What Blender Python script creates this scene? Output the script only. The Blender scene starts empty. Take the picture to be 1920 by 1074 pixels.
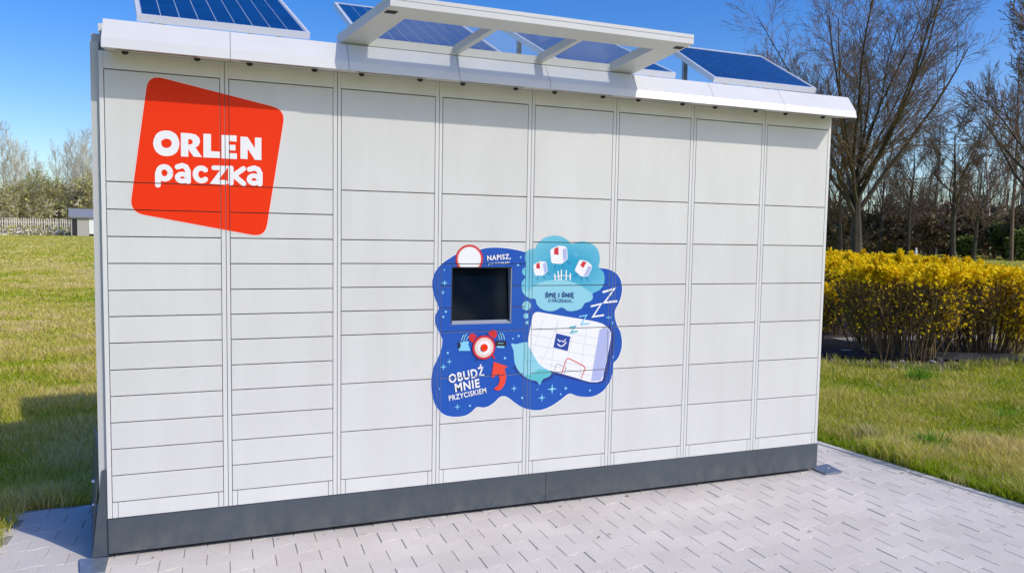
import bpy, bmesh, math, random
import numpy as np
from mathutils import Vector, Matrix
from mathutils.geometry import tessellate_polygon

random.seed(7)
rng = np.random.default_rng(7)
S = bpy.context.scene
C = S.collection
R = math.radians
PI = math.pi

# ------------------------------------------------------------------ camera
CAM = Vector((0.4935, -3.6579, 1.467))
PITCH, YAW, ROLL, FPX = -0.0686, -0.36794, 0.01709, 1400.2
CM = Matrix.Rotation(YAW, 3, 'Z') @ Matrix.Rotation(PI / 2 + PITCH, 3, 'X') @ Matrix.Rotation(ROLL, 3, 'Z')
cd = bpy.data.cameras.new('camera')
co = bpy.data.objects.new('camera', cd)
C.objects.link(co)
co.matrix_world = Matrix.Translation(CAM) @ CM.to_4x4()
cd.sensor_width = 36
cd.lens = FPX / 1920 * 36
cd.clip_start = 0.05
cd.clip_end = 3000
S.camera = co

# ------------------------------------------------------------------ light
SUN = Vector((0.80, -0.91, 1.0)).normalized()       # towards the sun
EL = math.asin(SUN.z)
AZ = math.atan2(SUN.x, SUN.y)
w = bpy.data.worlds.new('World')
S.world = w
w.use_nodes = True
nt = w.node_tree
bg = nt.nodes['Background']
sky = nt.nodes.new('ShaderNodeTexSky')
sky.sky_type = 'NISHITA'
sky.sun_disc = False
sky.sun_elevation = EL
sky.sun_rotation = AZ
sky.air_density = 1.0
sky.dust_density = 1.3
sky.ozone_density = 3.0
hs = nt.nodes.new('ShaderNodeHueSaturation')
hs.inputs['Saturation'].default_value = 1.44
hs.inputs['Hue'].default_value = 0.516
nt.links.new(sky.outputs[0], hs.inputs['Color'])
nt.links.new(hs.outputs[0], bg.inputs[0])
bg.inputs[1].default_value = 0.15
hs.inputs['Value'].default_value = 1.36
sl = bpy.data.lights.new('sun', 'SUN')
sl.energy = 3.15
sl.angle = R(0.55)
sl.color = (1.0, 0.93, 0.80)
so = bpy.data.objects.new('sun', sl)
C.objects.link(so)
so.rotation_euler = SUN.to_track_quat('Z', 'Y').to_euler()
S.view_settings.view_transform = 'Standard'
S.view_settings.look = 'None'
S.view_settings.exposure = -0.14
S.view_settings.gamma = 1.0
S.view_settings.use_curve_mapping = False

# ------------------------------------------------------------------ materials
MATS = {}


def mat(name, col, rough=0.6, metal=0.0, noise=0.0, nscale=6.0, bump=0.0, bscale=60.0, spec=0.5, coat=0.0,
        col2=None, transl=0.0, objrand=0.0):
    if name in MATS:
        return MATS[name]
    m = bpy.data.materials.new(name)
    m.use_nodes = True
    n = m.node_tree
    b = n.nodes['Principled BSDF']
    b.inputs['Base Color'].default_value = (*col, 1)
    b.inputs['Roughness'].default_value = rough
    b.inputs['Metallic'].default_value = metal
    b.inputs['Specular IOR Level'].default_value = spec
    b.inputs['Coat Weight'].default_value = coat
    tc = n.nodes.new('ShaderNodeTexCoord')
    src = None
    if noise or col2:
        tx = n.nodes.new('ShaderNodeTexNoise')
        tx.inputs['Scale'].default_value = nscale
        tx.inputs['Detail'].default_value = 5
        n.links.new(tc.outputs['Object'], tx.inputs['Vector'])
        mr = n.nodes.new('ShaderNodeMapRange')
        mr.inputs[1].default_value = 0.3
        mr.inputs[2].default_value = 0.7
        n.links.new(tx.outputs['Fac'], mr.inputs[0])
        mx = n.nodes.new('ShaderNodeMix')
        mx.data_type = 'RGBA'
        a = col
        c2 = col2 if col2 else tuple(min(1, c * (1 + noise)) for c in col)
        a = col if col2 else tuple(c * (1 - noise) for c in col)
        mx.inputs[6].default_value = (*a, 1)
        mx.inputs[7].default_value = (*c2, 1)
        n.links.new(mr.outputs[0], mx.inputs[0])
        src = mx.outputs[2]
    if objrand:
        oi = n.nodes.new('ShaderNodeObjectInfo')
        m2 = n.nodes.new('ShaderNodeMapRange')
        m2.inputs[3].default_value = 1 - objrand
        m2.inputs[4].default_value = 1 + objrand
        n.links.new(oi.outputs['Random'], m2.inputs[0])
        hv = n.nodes.new('ShaderNodeHueSaturation')
        n.links.new(m2.outputs[0], hv.inputs['Value'])
        if src:
            n.links.new(src, hv.inputs['Color'])
        else:
            hv.inputs['Color'].default_value = (*col, 1)
        src = hv.outputs[0]
    if src:
        n.links.new(src, b.inputs['Base Color'])
    if bump:
        t2 = n.nodes.new('ShaderNodeTexNoise')
        t2.inputs['Scale'].default_value = bscale
        t2.inputs['Detail'].default_value = 6
        n.links.new(tc.outputs['Object'], t2.inputs['Vector'])
        bp = n.nodes.new('ShaderNodeBump')
        bp.inputs['Strength'].default_value = bump
        bp.inputs['Distance'].default_value = 0.01
        n.links.new(t2.outputs['Fac'], bp.inputs['Height'])
        n.links.new(bp.outputs[0], b.inputs['Normal'])
    if transl:
        tr = n.nodes.new('ShaderNodeBsdfTranslucent')
        if src:
            n.links.new(src, tr.inputs[0])
        else:
            tr.inputs[0].default_value = (*col, 1)
        ms = n.nodes.new('ShaderNodeMixShader')
        ms.inputs[0].default_value = transl
        n.links.new(b.outputs[0], ms.inputs[1])
        n.links.new(tr.outputs[0], ms.inputs[2])
        n.links.new(ms.outputs[0], n.nodes['Material Output'].inputs[0])
    MATS[name] = m
    return m


M_WHITE = mat('white_painted_steel', (0.68, 0.68, 0.665), rough=0.36, noise=0.02, nscale=1.7, bump=0.05, bscale=5, objrand=0.02)
M_FRAME = mat('white_frame_steel', (0.71, 0.71, 0.70), rough=0.36, noise=0.02, nscale=2.0, bump=0.02, bscale=9)
M_FASCIA = mat('white_fascia_steel', (0.665, 0.67, 0.68), rough=0.35, noise=0.015, nscale=1.2, bump=0.02, bscale=5)
M_GAP = mat('dark_gap', (0.19, 0.19, 0.195), rough=0.8)
M_PLINTH = mat('anthracite_steel', (0.060, 0.078, 0.097), rough=0.42, noise=0.10, nscale=3.0, bump=0.02, bscale=14)
M_BLACK = mat('black_rubber', (0.012, 0.012, 0.013), rough=0.6)
M_GALV = mat('galvanised_steel', (0.33, 0.37, 0.42), rough=0.4, metal=0.6, noise=0.2, nscale=20)
M_BOLT = mat('zinc_bolt', (0.7, 0.7, 0.7), rough=0.3, metal=0.8)
M_ALU = mat('pale_aluminium', (0.74, 0.75, 0.77), rough=0.35, metal=0.15)
M_CELL = mat('solar_cell', (0.006, 0.030, 0.125), rough=0.12, spec=0.6, coat=0.6, objrand=0.22)
M_BACK = mat('solar_backsheet', (0.62, 0.68, 0.74), rough=0.25, coat=0.5)
M_RED = mat('print_red', (0.84, 0.034, 0.001), rough=0.55, spec=0.2)
M_PWHITE = mat('print_white', (0.84, 0.84, 0.86), rough=0.4)
M_PALE = mat('print_edge_pale', (0.80, 0.66, 0.64), rough=0.4)
M_BLUE = mat('print_blue', (0.008, 0.075, 0.43), rough=0.5, col2=(0.02, 0.10, 0.43), nscale=2.2, spec=0.25)
M_NAVY = mat('print_navy', (0.008, 0.035, 0.24), rough=0.4)
M_LBLUE = mat('print_light_blue', (0.22, 0.60, 0.85), rough=0.4)
M_CYANL = mat('print_pale_cyan', (0.26, 0.60, 0.72), rough=0.4)
M_CRIM = mat('print_crimson', (0.62, 0.020, 0.035), rough=0.4)
M_PINK = mat('print_cream', (0.80, 0.62, 0.55), rough=0.4)
M_LAV = mat('print_lavender', (0.42, 0.46, 0.74), rough=0.4)
M_LGREY = mat('print_line_grey', (0.46, 0.48, 0.52), rough=0.4)
M_TEAL = mat('print_teal', (0.10, 0.50, 0.56), rough=0.4)
M_BARK = mat('dark_bark', (0.062, 0.050, 0.032), rough=0.9, noise=0.35, nscale=2.5)
M_TWIG = mat('brown_twig', (0.165, 0.112, 0.072), rough=0.9, noise=0.25, nscale=1.2)
M_BIRCH = mat('pale_bark', (0.58, 0.54, 0.46), rough=0.85, noise=0.25, nscale=1.0)  # birch bark, paled further to paint haze over the far left
M_PTWIG = mat('hazed_pale_twig', (0.52, 0.46, 0.34), rough=0.9, noise=0.25, nscale=0.8)  # twig colour lightened to stand in for distance haze
M_STEM = mat('shrub_stem', (0.13, 0.088, 0.038), rough=0.85, noise=0.3, nscale=7)
M_FLOWER = mat('yellow_flower', (0.98, 0.67, 0.004), rough=0.7, spec=0.15, noise=0.16, nscale=9, transl=0.3)
M_LEAFY = mat('hazed_spring_leaf', (0.48, 0.46, 0.17), rough=0.6, noise=0.35, nscale=1.5, transl=0.25)  # leaf colour with far haze mixed in by lightening it
M_LEAFG = mat('dark_green_leaf', (0.14, 0.19, 0.03), rough=0.6, noise=0.35, nscale=1.2, transl=0.2)
M_LEAFO = mat('hazed_olive_leaf', (0.30, 0.33, 0.08), rough=0.6, noise=0.35, nscale=1.2, transl=0.2)  # olive leaf, lightened in place of real haze
M_LEAFB = mat('brown_leaf', (0.15, 0.11, 0.05), rough=0.8, noise=0.4, nscale=0.6)
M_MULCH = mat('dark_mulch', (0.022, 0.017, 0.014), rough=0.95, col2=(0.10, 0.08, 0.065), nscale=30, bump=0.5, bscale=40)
M_FABRIC = mat('black_ground_fabric', (0.018, 0.018, 0.022), rough=0.7)
M_STONE = mat('pale_stone', (0.42, 0.40, 0.37), rough=0.9, noise=0.25, nscale=20, objrand=0.2)
M_SHEDW = mat('shed_wall', (0.40, 0.38, 0.36), rough=0.8, noise=0.1)
M_SHEDL = mat('shed_white', (0.78, 0.78, 0.78), rough=0.7)
M_ROOF = mat('slate_roof', (0.20, 0.22, 0.26), rough=0.6)
M_FENCE = mat('weathered_fence', (0.62, 0.58, 0.52), rough=0.9, noise=0.2, nscale=1)


def m_glass():
    m = bpy.data.materials.new('canopy_glass')
    m.use_nodes = True
    n = m.node_tree
    n.nodes.remove(n.nodes['Principled BSDF'])
    t = n.nodes.new('ShaderNodeBsdfTransparent')
    t.inputs[0].default_value = (0.97, 0.985, 0.99, 1)
    g = n.nodes.new('ShaderNodeBsdfGlossy')
    g.inputs['Roughness'].default_value = 0.03
    d = n.nodes.new('ShaderNodeBsdfDiffuse')
    d.inputs[0].default_value = (0.75, 0.82, 0.88, 1)
    dt = n.nodes.new('ShaderNodeBsdfTranslucent')
    dt.inputs[0].default_value = (0.75, 0.82, 0.88, 1)
    a0 = n.nodes.new('ShaderNodeMixShader')
    a0.inputs[0].default_value = 0.5
    n.links.new(d.outputs[0], a0.inputs[1])
    n.links.new(dt.outputs[0], a0.inputs[2])
    lw = n.nodes.new('ShaderNodeLayerWeight')
    f = n.nodes.new('ShaderNodeMapRange')
    f.inputs[1].default_value = 0.45
    f.inputs[3].default_value = 0.03
    f.inputs[4].default_value = 0.45
    n.links.new(lw.outputs['Facing'], f.inputs[0])
    a = n.nodes.new('ShaderNodeMixShader')
    n.links.new(f.outputs[0], a.inputs[0])
    n.links.new(t.outputs[0], a.inputs[1])
    n.links.new(g.outputs[0], a.inputs[2])
    b = n.nodes.new('ShaderNodeMixShader')
    tc = n.nodes.new('ShaderNodeTexCoord')
    tx = n.nodes.new('ShaderNodeTexNoise')
    tx.inputs['Scale'].default_value = 5
    n.links.new(tc.outputs['Object'], tx.inputs['Vector'])
    mr = n.nodes.new('ShaderNodeMapRange')
    mr.inputs[3].default_value = 0.04
    mr.inputs[4].default_value = 0.14
    n.links.new(tx.outputs['Fac'], mr.inputs[0])
    n.links.new(mr.outputs[0], b.inputs[0])
    n.links.new(a.outputs[0], b.inputs[1])
    n.links.new(a0.outputs[0], b.inputs[2])
    n.links.new(b.outputs[0], n.nodes['Material Output'].inputs[0])
    return m


M_GLASS = m_glass()


def m_screen():
    m = mat('screen_glass', (0.002, 0.006, 0.014), rough=0.07, spec=0.13)
    return m


M_SCREEN = m_screen()


def m_cloud():
    m = bpy.data.materials.new('print_cloud')
    m.use_nodes = True
    n = m.node_tree
    b = n.nodes['Principled BSDF']
    b.inputs['Roughness'].default_value = 0.4
    tc = n.nodes.new('ShaderNodeTexCoord')
    mp = n.nodes.new('ShaderNodeMapping')
    mp.inputs['Location'].default_value = (-2.235, 0, -1.295)
    n.links.new(tc.outputs['Object'], mp.inputs['Vector'])
    sc = n.nodes.new('ShaderNodeVectorMath')
    sc.operation = 'MULTIPLY'
    sc.inputs[1].default_value = (1, 0, 1.55)
    n.links.new(mp.outputs[0], sc.inputs[0])
    ln = n.nodes.new('ShaderNodeVectorMath')
    ln.operation = 'LENGTH'
    n.links.new(sc.outputs[0], ln.inputs[0])
    cr = n.nodes.new('ShaderNodeValToRGB')
    cr.color_ramp.elements[0].position = 0.07
    cr.color_ramp.elements[0].color = (0.01, 0.33, 0.55, 1)
    cr.color_ramp.elements[1].position = 0.30
    cr.color_ramp.elements[1].color = (0.16, 0.53, 0.68, 1)
    n.links.new(ln.outputs['Value'], cr.inputs[0])
    n.links.new(cr.outputs[0], b.inputs['Base Color'])
    return m


M_CLOUD = m_cloud()


def m_lawn():
    m = bpy.data.materials.new('lawn_soil_and_grass')
    m.use_nodes = True
    n = m.node_tree
    b = n.nodes['Principled BSDF']
    b.inputs['Roughness'].default_value = 0.95
    b.inputs['Specular IOR Level'].default_value = 0.1
    tc = n.nodes.new('ShaderNodeTexCoord')
    cols = [(0.20, 0.24, 0.015), (0.36, 0.34, 0.035), (0.50, 0.42, 0.14)]

    def tex(scale, stretch=None):
        t = n.nodes.new('ShaderNodeTexNoise')
        t.inputs['Scale'].default_value = scale
        t.inputs['Detail'].default_value = 7
        n.links.new(tc.outputs['Object'], t.inputs['Vector'])
        return t.outputs['Fac']
    a = tex(0.10)
    c = tex(0.9)
    d = tex(14.0)
    ad = n.nodes.new('ShaderNodeMath')
    ad.operation = 'ADD'
    n.links.new(a, ad.inputs[0])
    n.links.new(c, ad.inputs[1])
    ad2 = n.nodes.new('ShaderNodeMath')
    ad2.operation = 'ADD'
    n.links.new(ad.outputs[0], ad2.inputs[0])
    n.links.new(d, ad2.inputs[1])
    dv = n.nodes.new('ShaderNodeMath')
    dv.operation = 'DIVIDE'
    dv.inputs[1].default_value = 3
    n.links.new(ad2.outputs[0], dv.inputs[0])
    cr = n.nodes.new('ShaderNodeValToRGB')
    e = cr.color_ramp.elements
    e[0].position = 0.40
    e[0].color = (*cols[0], 1)
    e[1].position = 0.62
    e[1].color = (*cols[2], 1)
    x = e.new(0.50)
    x.color = (*cols[1], 1)
    n.links.new(dv.outputs[0], cr.inputs[0])
    n.links.new(cr.outputs[0], b.inputs['Base Color'])
    bp = n.nodes.new('ShaderNodeBump')
    bp.inputs['Strength'].default_value = 0.6
    bp.inputs['Distance'].default_value = 0.05
    n.links.new(d, bp.inputs['Height'])
    n.links.new(bp.outputs[0], b.inputs['Normal'])
    return m


M_LAWN = m_lawn()


def m_blade(name, greens, straws):
    m = bpy.data.materials.new(name)
    m.use_nodes = True
    n = m.node_tree
    b = n.nodes['Principled BSDF']
    b.inputs['Roughness'].default_value = 0.6
    b.inputs['Specular IOR Level'].default_value = 0.1
    at = n.nodes.new('ShaderNodeAttribute')
    at.attribute_name = 'tint'
    cr = n.nodes.new('ShaderNodeValToRGB')
    e = cr.color_ramp.elements
    e[0].position = 0.0
    e[0].color = (*greens[0], 1)
    e[1].position = 1.0
    e[1].color = (*straws[1], 1)
    e.new(0.45).color = (*greens[1], 1)
    e.new(0.70).color = (*straws[0], 1)
    n.links.new(at.outputs['Fac'], cr.inputs[0])
    n.links.new(cr.outputs[0], b.inputs['Base Color'])
    tr = n.nodes.new('ShaderNodeBsdfTranslucent')
    n.links.new(cr.outputs[0], tr.inputs[0])
    ms = n.nodes.new('ShaderNodeMixShader')
    ms.inputs[0].default_value = 0.3
    n.links.new(b.outputs[0], ms.inputs[1])
    n.links.new(tr.outputs[0], ms.inputs[2])
    n.links.new(ms.outputs[0], n.nodes['Material Output'].inputs[0])
    return m


M_BLADE = m_blade('grass_blades', [(0.13, 0.27, 0.006), (0.38, 0.46, 0.018)], [(0.66, 0.56, 0.12), (0.80, 0.66, 0.34)])


def m_paver():
    m = bpy.data.materials.new('concrete_paver')
    m.use_nodes = True
    n = m.node_tree
    b = n.nodes['Principled BSDF']
    b.inputs['Roughness'].default_value = 0.9
    b.inputs['Specular IOR Level'].default_value = 0.2
    ge = n.nodes.new('ShaderNodeNewGeometry')
    t = n.nodes.new('ShaderNodeTexNoise')
    t.inputs['Scale'].default_value = 2.2
    t.inputs['Detail'].default_value = 8
    n.links.new(ge.outputs['Position'], t.inputs['Vector'])
    t2 = n.nodes.new('ShaderNodeTexNoise')
    t2.inputs['Scale'].default_value = 180
    t2.inputs['Detail'].default_value = 3
    n.links.new(ge.outputs['Position'], t2.inputs['Vector'])
    mx = n.nodes.new('ShaderNodeMix')
    mx.data_type = 'RGBA'
    mx.inputs[6].default_value = (0.61, 0.56, 0.51, 1)
    mx.inputs[7].default_value = (0.70, 0.65, 0.595, 1)
    mr = n.nodes.new('ShaderNodeMapRange')
    mr.inputs[1].default_value = 0.3
    mr.inputs[2].default_value = 0.7
    n.links.new(t.outputs['Fac'], mr.inputs[0])
    n.links.new(mr.outputs[0], mx.inputs[0])
    oi = n.nodes.new('ShaderNodeObjectInfo')
    m2 = n.nodes.new('ShaderNodeMapRange')
    m2.inputs[3].default_value = 0.95
    m2.inputs[4].default_value = 1.04
    n.links.new(oi.outputs['Random'], m2.inputs[0])
    m3 = n.nodes.new('ShaderNodeMapRange')
    m3.inputs[1].default_value = 0.35
    m3.inputs[2].default_value = 0.65
    m3.inputs[3].default_value = 0.90
    m3.inputs[4].default_value = 1.06
    n.links.new(t2.outputs['Fac'], m3.inputs[0])
    mu = n.nodes.new('ShaderNodeMath')
    mu.operation = 'MULTIPLY'
    n.links.new(m2.outputs[0], mu.inputs[0])
    n.links.new(m3.outputs[0], mu.inputs[1])
    hv = n.nodes.new('ShaderNodeHueSaturation')
    n.links.new(mu.outputs[0], hv.inputs['Value'])
    n.links.new(mx.outputs[2], hv.inputs['Color'])
    n.links.new(hv.outputs[0], b.inputs['Base Color'])
    bp = n.nodes.new('ShaderNodeBump')
    bp.inputs['Strength'].default_value = 0.25
    bp.inputs['Distance'].default_value = 0.002
    n.links.new(t2.outputs['Fac'], bp.inputs['Height'])
    n.links.new(bp.outputs[0], b.inputs['Normal'])
    return m


M_PAVER = m_paver()
M_JOINT = mat('joint_sand', (0.36, 0.33, 0.29), rough=0.95, noise=0.25, nscale=12)
M_KERB = mat('kerb_concrete', (0.66, 0.63, 0.57), rough=0.9, noise=0.1, nscale=9)


def weather(m, amp, scale, low=None):
    """faint rain streaks and dust, and for the plinth splashed dirt near the ground"""
    n = m.node_tree
    b = n.nodes['Principled BSDF']
    src = b.inputs['Base Color'].links[0].from_socket
    ge = n.nodes.new('ShaderNodeNewGeometry')
    mp = n.nodes.new('ShaderNodeMapping')
    mp.inputs['Scale'].default_value = scale
    n.links.new(ge.outputs['Position'], mp.inputs['Vector'])
    t = n.nodes.new('ShaderNodeTexNoise')
    t.inputs['Scale'].default_value = 1.0
    t.inputs['Detail'].default_value = 7
    t.inputs['Roughness'].default_value = 0.62
    n.links.new(mp.outputs[0], t.inputs['Vector'])
    mr = n.nodes.new('ShaderNodeMapRange')
    mr.inputs[1].default_value = 0.35
    mr.inputs[2].default_value = 0.75
    mr.inputs[3].default_value = 0.0
    mr.inputs[4].default_value = amp
    n.links.new(t.outputs['Fac'], mr.inputs[0])
    fac = mr.outputs[0]
    if low:
        sp_ = n.nodes.new('ShaderNodeSeparateXYZ')
        n.links.new(ge.outputs['Position'], sp_.inputs[0])
        m2 = n.nodes.new('ShaderNodeMapRange')
        m2.inputs[1].default_value = low
        m2.inputs[2].default_value = 0.0
        m2.inputs[3].default_value = 0.25
        m2.inputs[4].default_value = 1.6
        n.links.new(sp_.outputs['Z'], m2.inputs[0])
        mu = n.nodes.new('ShaderNodeMath')
        mu.operation = 'MULTIPLY'
        n.links.new(fac, mu.inputs[0])
        n.links.new(m2.outputs[0], mu.inputs[1])
        fac = mu.outputs[0]
    mx = n.nodes.new('ShaderNodeMix')
    mx.data_type = 'RGBA'
    n.links.new(fac, mx.inputs[0])
    n.links.new(src, mx.inputs[6])
    mx.inputs[7].default_value = (0.30, 0.27, 0.23, 1)
    n.links.new(mx.outputs[2], b.inputs['Base Color'])


weather(M_WHITE, 0.13, (7, 7, 1.3))
weather(M_FRAME, 0.12, (9, 9, 1.0))
weather(M_FASCIA, 0.10, (5, 9, 3))
weather(M_PLINTH, 0.20, (14, 14, 9), 0.17)


# ------------------------------------------------------------------ mesh builder
class MB:
    def __init__(self):
        self.v, self.f, self.mi, self.mats = [], [], [], []

    def m(self, material):
        if material not in self.mats:
            self.mats.append(material)
        return self.mats.index(material)

    def add(self, vs, fs, material):
        o = len(self.v)
        k = self.m(material)
        self.v += [tuple(p) for p in vs]
        self.f += [tuple(o + i for i in q) for q in fs]
        self.mi += [k] * len(fs)

    def box(self, a, b, material):
        x0, y0, z0 = a
        x1, y1, z1 = b
        self.add([(x0, y0, z0), (x1, y0, z0), (x1, y1, z0), (x0, y1, z0), (x0, y0, z1), (x1, y0, z1), (x1, y1, z1), (x0, y1, z1)],
                 [(0, 3, 2, 1), (4, 5, 6, 7), (0, 1, 5, 4), (1, 2, 6, 5), (2, 3, 7, 6), (3, 0, 4, 7)], material)

    def hexa(self, bot, top, material):
        self.add(list(bot) + list(top), [(0, 3, 2, 1), (4, 5, 6, 7), (0, 1, 5, 4), (1, 2, 6, 5), (2, 3, 7, 6), (3, 0, 4, 7)], material)

    def plate(self, x0, x1, z0, z1, material, y=0.0, th=0.018, c=0.0016):
        """thin front plate in the x-z plane facing -y with a chamfered rim"""
        vs = [(x0 + c, y, z0 + c), (x1 - c, y, z0 + c), (x1 - c, y, z1 - c), (x0 + c, y, z1 - c),
              (x0, y + c, z0), (x1, y + c, z0), (x1, y + c, z1), (x0, y + c, z1),
              (x0, y + th, z0), (x1, y + th, z0), (x1, y + th, z1), (x0, y + th, z1)]
        fs = [(0, 1, 2, 3)] + [(i, 4 + i, 4 + (i + 1) % 4, (i + 1) % 4) for i in range(4)] + \
             [(4 + i, 8 + i, 8 + (i + 1) % 4, 4 + (i + 1) % 4) for i in range(4)] + [(11, 10, 9, 8)]
        self.add(vs, fs, material)

    def prism_x(self, prof, x0, x1, material):
        n = len(prof)
        vs = [(x0, y, z) for y, z in prof] + [(x1, y, z) for y, z in prof]
        fs = [(i, (i + 1) % n, n + (i + 1) % n, n + i) for i in range(n)]
        fs += [tuple(range(n - 1, -1, -1)), tuple(range(n, 2 * n))]
        self.add(vs, fs, material)

    def tube(self, pts, rads, sides, material):
        vs, fs = [], []
        u = None
        n = len(pts)
        for i, p in enumerate(pts):
            d = (pts[min(i + 1, n - 1)] - pts[max(i - 1, 0)])
            if d.length < 1e-9:
                d = Vector((0, 0, 1))
            d.normalize()
            if u is None:
                u = d.orthogonal().normalized()
            else:
                u = (u - d * u.dot(d))
                u = u.normalized() if u.length > 1e-6 else d.orthogonal().normalized()
            v = d.cross(u)
            for k in range(sides):
                a = 2 * PI * k / sides
                vs.append(p + (u * math.cos(a) + v * math.sin(a)) * rads[i])
        for i in range(n - 1):
            for k in range(sides):
                k2 = (k + 1) % sides
                fs.append((i * sides + k, i * sides + k2, (i + 1) * sides + k2, (i + 1) * sides + k))
        if sides > 2:
            fs.append(tuple(range((n - 1) * sides, n * sides)))
            fs.append(tuple(range(sides - 1, -1, -1)))
        self.add(vs, fs, material)

    def cyl_y(self, cx, cz, y0, y1, r, material, n=24, r2=None):
        r2 = r if r2 is None else r2
        vs = [(cx + r2 * math.cos(2 * PI * k / n), y0, cz + r2 * math.sin(2 * PI * k / n)) for k in range(n)] + \
             [(cx + r * math.cos(2 * PI * k / n), y1, cz + r * math.sin(2 * PI * k / n)) for k in range(n)]
        fs = [(k, (k + 1) % n, n + (k + 1) % n, n + k) for k in range(n)] + [tuple(range(n - 1, -1, -1)), tuple(range(n, 2 * n))]
        self.add(vs, fs, material)

    def mesh(self, name, smooth=False):
        me = bpy.data.meshes.new(name)
        me.from_pydata(self.v, [], self.f)
        for x in self.mats:
            me.materials.append(x)
        me.polygons.foreach_set('material_index', self.mi)
        if smooth:
            me.polygons.foreach_set('use_smooth', [True] * len(self.f))
        me.update()
        return me

    def build(self, name, parent=None, smooth=False):
        return link(name, self.mesh(name, smooth), parent)


def link(name, me, parent=None):
    o = bpy.data.objects.new(name, me)
    C.objects.link(o)
    if parent is not None:
        o.parent = parent
    return o


def tag(o, label=None, cat=None, group=None, kind=None):
    if label:
        o['label'] = label
    if cat:
        o['category'] = cat
    if group:
        o['group'] = group
    if kind:
        o['kind'] = kind
    return o


def thing(name, label, cat, loc=(0, 0, 0), rz=0, group=None):
    o = bpy.data.objects.new(name, None)
    o.empty_display_size = 0.1
    C.objects.link(o)
    o.location = loc
    o.rotation_euler = (0, 0, rz)
    return tag(o, label, cat, group)


def copy_tree(o, parent=None):
    c = o.copy()
    C.objects.link(c)
    c.parent = parent
    for ch in o.children:
        copy_tree(ch, c)
    return c


def far(u, d, z=0.0):
    """ground point seen at picture column u, at horizontal distance d"""
    q = CM @ Vector(((u - 960) / FPX, 0, -1))
    q = Vector((q.x, q.y, 0)).normalized()
    return Vector((CAM.x + q.x * d, CAM.y + q.y * d, z))


def face(u, v, y=0.0):
    """point of the locker front (plane y) traced from the photograph"""
    q = CM @ Vector(((u - 960) / FPX, -(v - 537) / FPX, -1))
    t = (y - CAM.y) / q.y
    return (CAM.x + q.x * t, CAM.z + q.z * t)


# ================================================================== GROUND
def sheet(name, pts, z, material, label=None):
    me = bpy.data.meshes.new(name)
    me.from_pydata([(x, y, z) for x, y in pts], [], [tuple(range(len(pts)))])
    me.materials.append(material)
    return tag(link(name, me), label, None, None, 'structure')


sheet('lawn', [(-600, -400), (900, -400), (900, 900), (-600, 900)], -0.035, M_LAWN)

# paving of interlocking pavers, base bed + single stones
PW, PH = 0.193, 0.1055


def kerb_x(y):
    return 4.535 - 0.109 * y


bed = sheet('paving', [(-0.50, -2.8), (kerb_x(-2.8) - 0.01, -2.8), (kerb_x(0.78) - 0.01, 0.78), (-0.52, 0.78)], -0.0048, M_JOINT)
VAR = []
for k in range(6):
    b = MB()
    g = 0.0012
    A = 0.0085
    w2, h2 = PW / 2 - g, PH / 2 - g
    out = [(-w2, -h2 - A), (-w2 * 0.62, -h2 - A), (-w2 * 0.30, -h2 + A), (w2 * 0.30, -h2 + A), (w2 * 0.62, -h2 - A), (w2, -h2 - A)]
    out = out + [(-x, -y) for x, y in out]
    tilt = [random.uniform(-0.006, 0.006), random.uniform(-0.008, 0.008)]
    h = random.uniform(-0.0008, 0.0008)
    c = 0.94
    top = [(x * 0.986, y * 0.982, h + x * tilt[0] + y * tilt[1]) for x, y in out]
    mid = [(x, y, h - 0.003) for x, y in out]
    low = [(x, y, -0.03) for x, y in out]
    n = len(out)
    b.add(top + mid + low, [tuple(range(n))] + [(i, n + i, n + (i + 1) % n, (i + 1) % n) for i in range(n)] +
          [(n + i, 2 * n + i, 2 * n + (i + 1) % n, n + (i + 1) % n) for i in range(n)], M_PAVER)
    VAR.append(b.mesh('paving_stone'))
stones = []
cuts = []
for r in range(-26, 9):
    y = -0.045 + r * PH
    if y > 0.76:
        continue
    off = 0.697 + (PW / 2 if r % 2 else 0)
    i0 = int(math.floor((-0.70 - off) / PW))
    for i in range(i0, 40):
        x = off + (i + 0.5) * PW
        kx = kerb_x(y) + .012
        if x + PW / 2 > kx and x - PW / 2 < kx - .03:
            cuts.append((x - PW / 2, y, min(PW, kx - x + PW / 2)))
            continue
        if x - PW / 2 < -0.56 or x + PW / 2 > kerb_x(y) + 0.09:
            continue
        if x > 0.1 and x < 3.9 and y > 0.12:
            continue
        stones.append((x, y))
stones.sort(key=lambda q: (q[0] - CAM.x) ** 2 + (q[1] - CAM.y) ** 2)


def in_view(x, y):
    q = CM.transposed() @ (Vector((x, y, 0)) - CAM)
    if q.z >= -0.1:
        return False
    u, v = 960 - FPX * q.x / q.z, 537 + FPX * q.y / q.z
    return -30 < u < 1950 and v < 1100


vis = [s for s in stones if in_view(*s)][:300]
vs_ = set(vis)
for x, y in vis:
    o = link('paving_stone', random.choice(VAR), bed)
    o.location = (x, y, random.uniform(-0.001, 0.0012))
    o.rotation_euler = (0, 0, random.uniform(-0.006, 0.006))
rest = MB()
src = []
for me in VAR:
    src.append(([tuple(v.co) for v in me.vertices], [tuple(p.vertices) for p in me.polygons]))
for s in stones:
    if s in vs_:
        continue
    vv, ff = random.choice(src)
    dz = random.uniform(-0.001, 0.0012)
    rest.add([(a + s[0], b_ + s[1], c_ + dz) for a, b_, c_ in vv], ff, M_PAVER)
for x_, y_, w_ in cuts:
    vv, ff = src[0]
    rest.add([(x_ + w_ / 2 + a * w_ / PW, b_ + y_, c_) for a, b_, c_ in vv], ff, M_PAVER)
o = rest.build('paving_stone_field', bed)
tag(o, kind='stuff')

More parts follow.
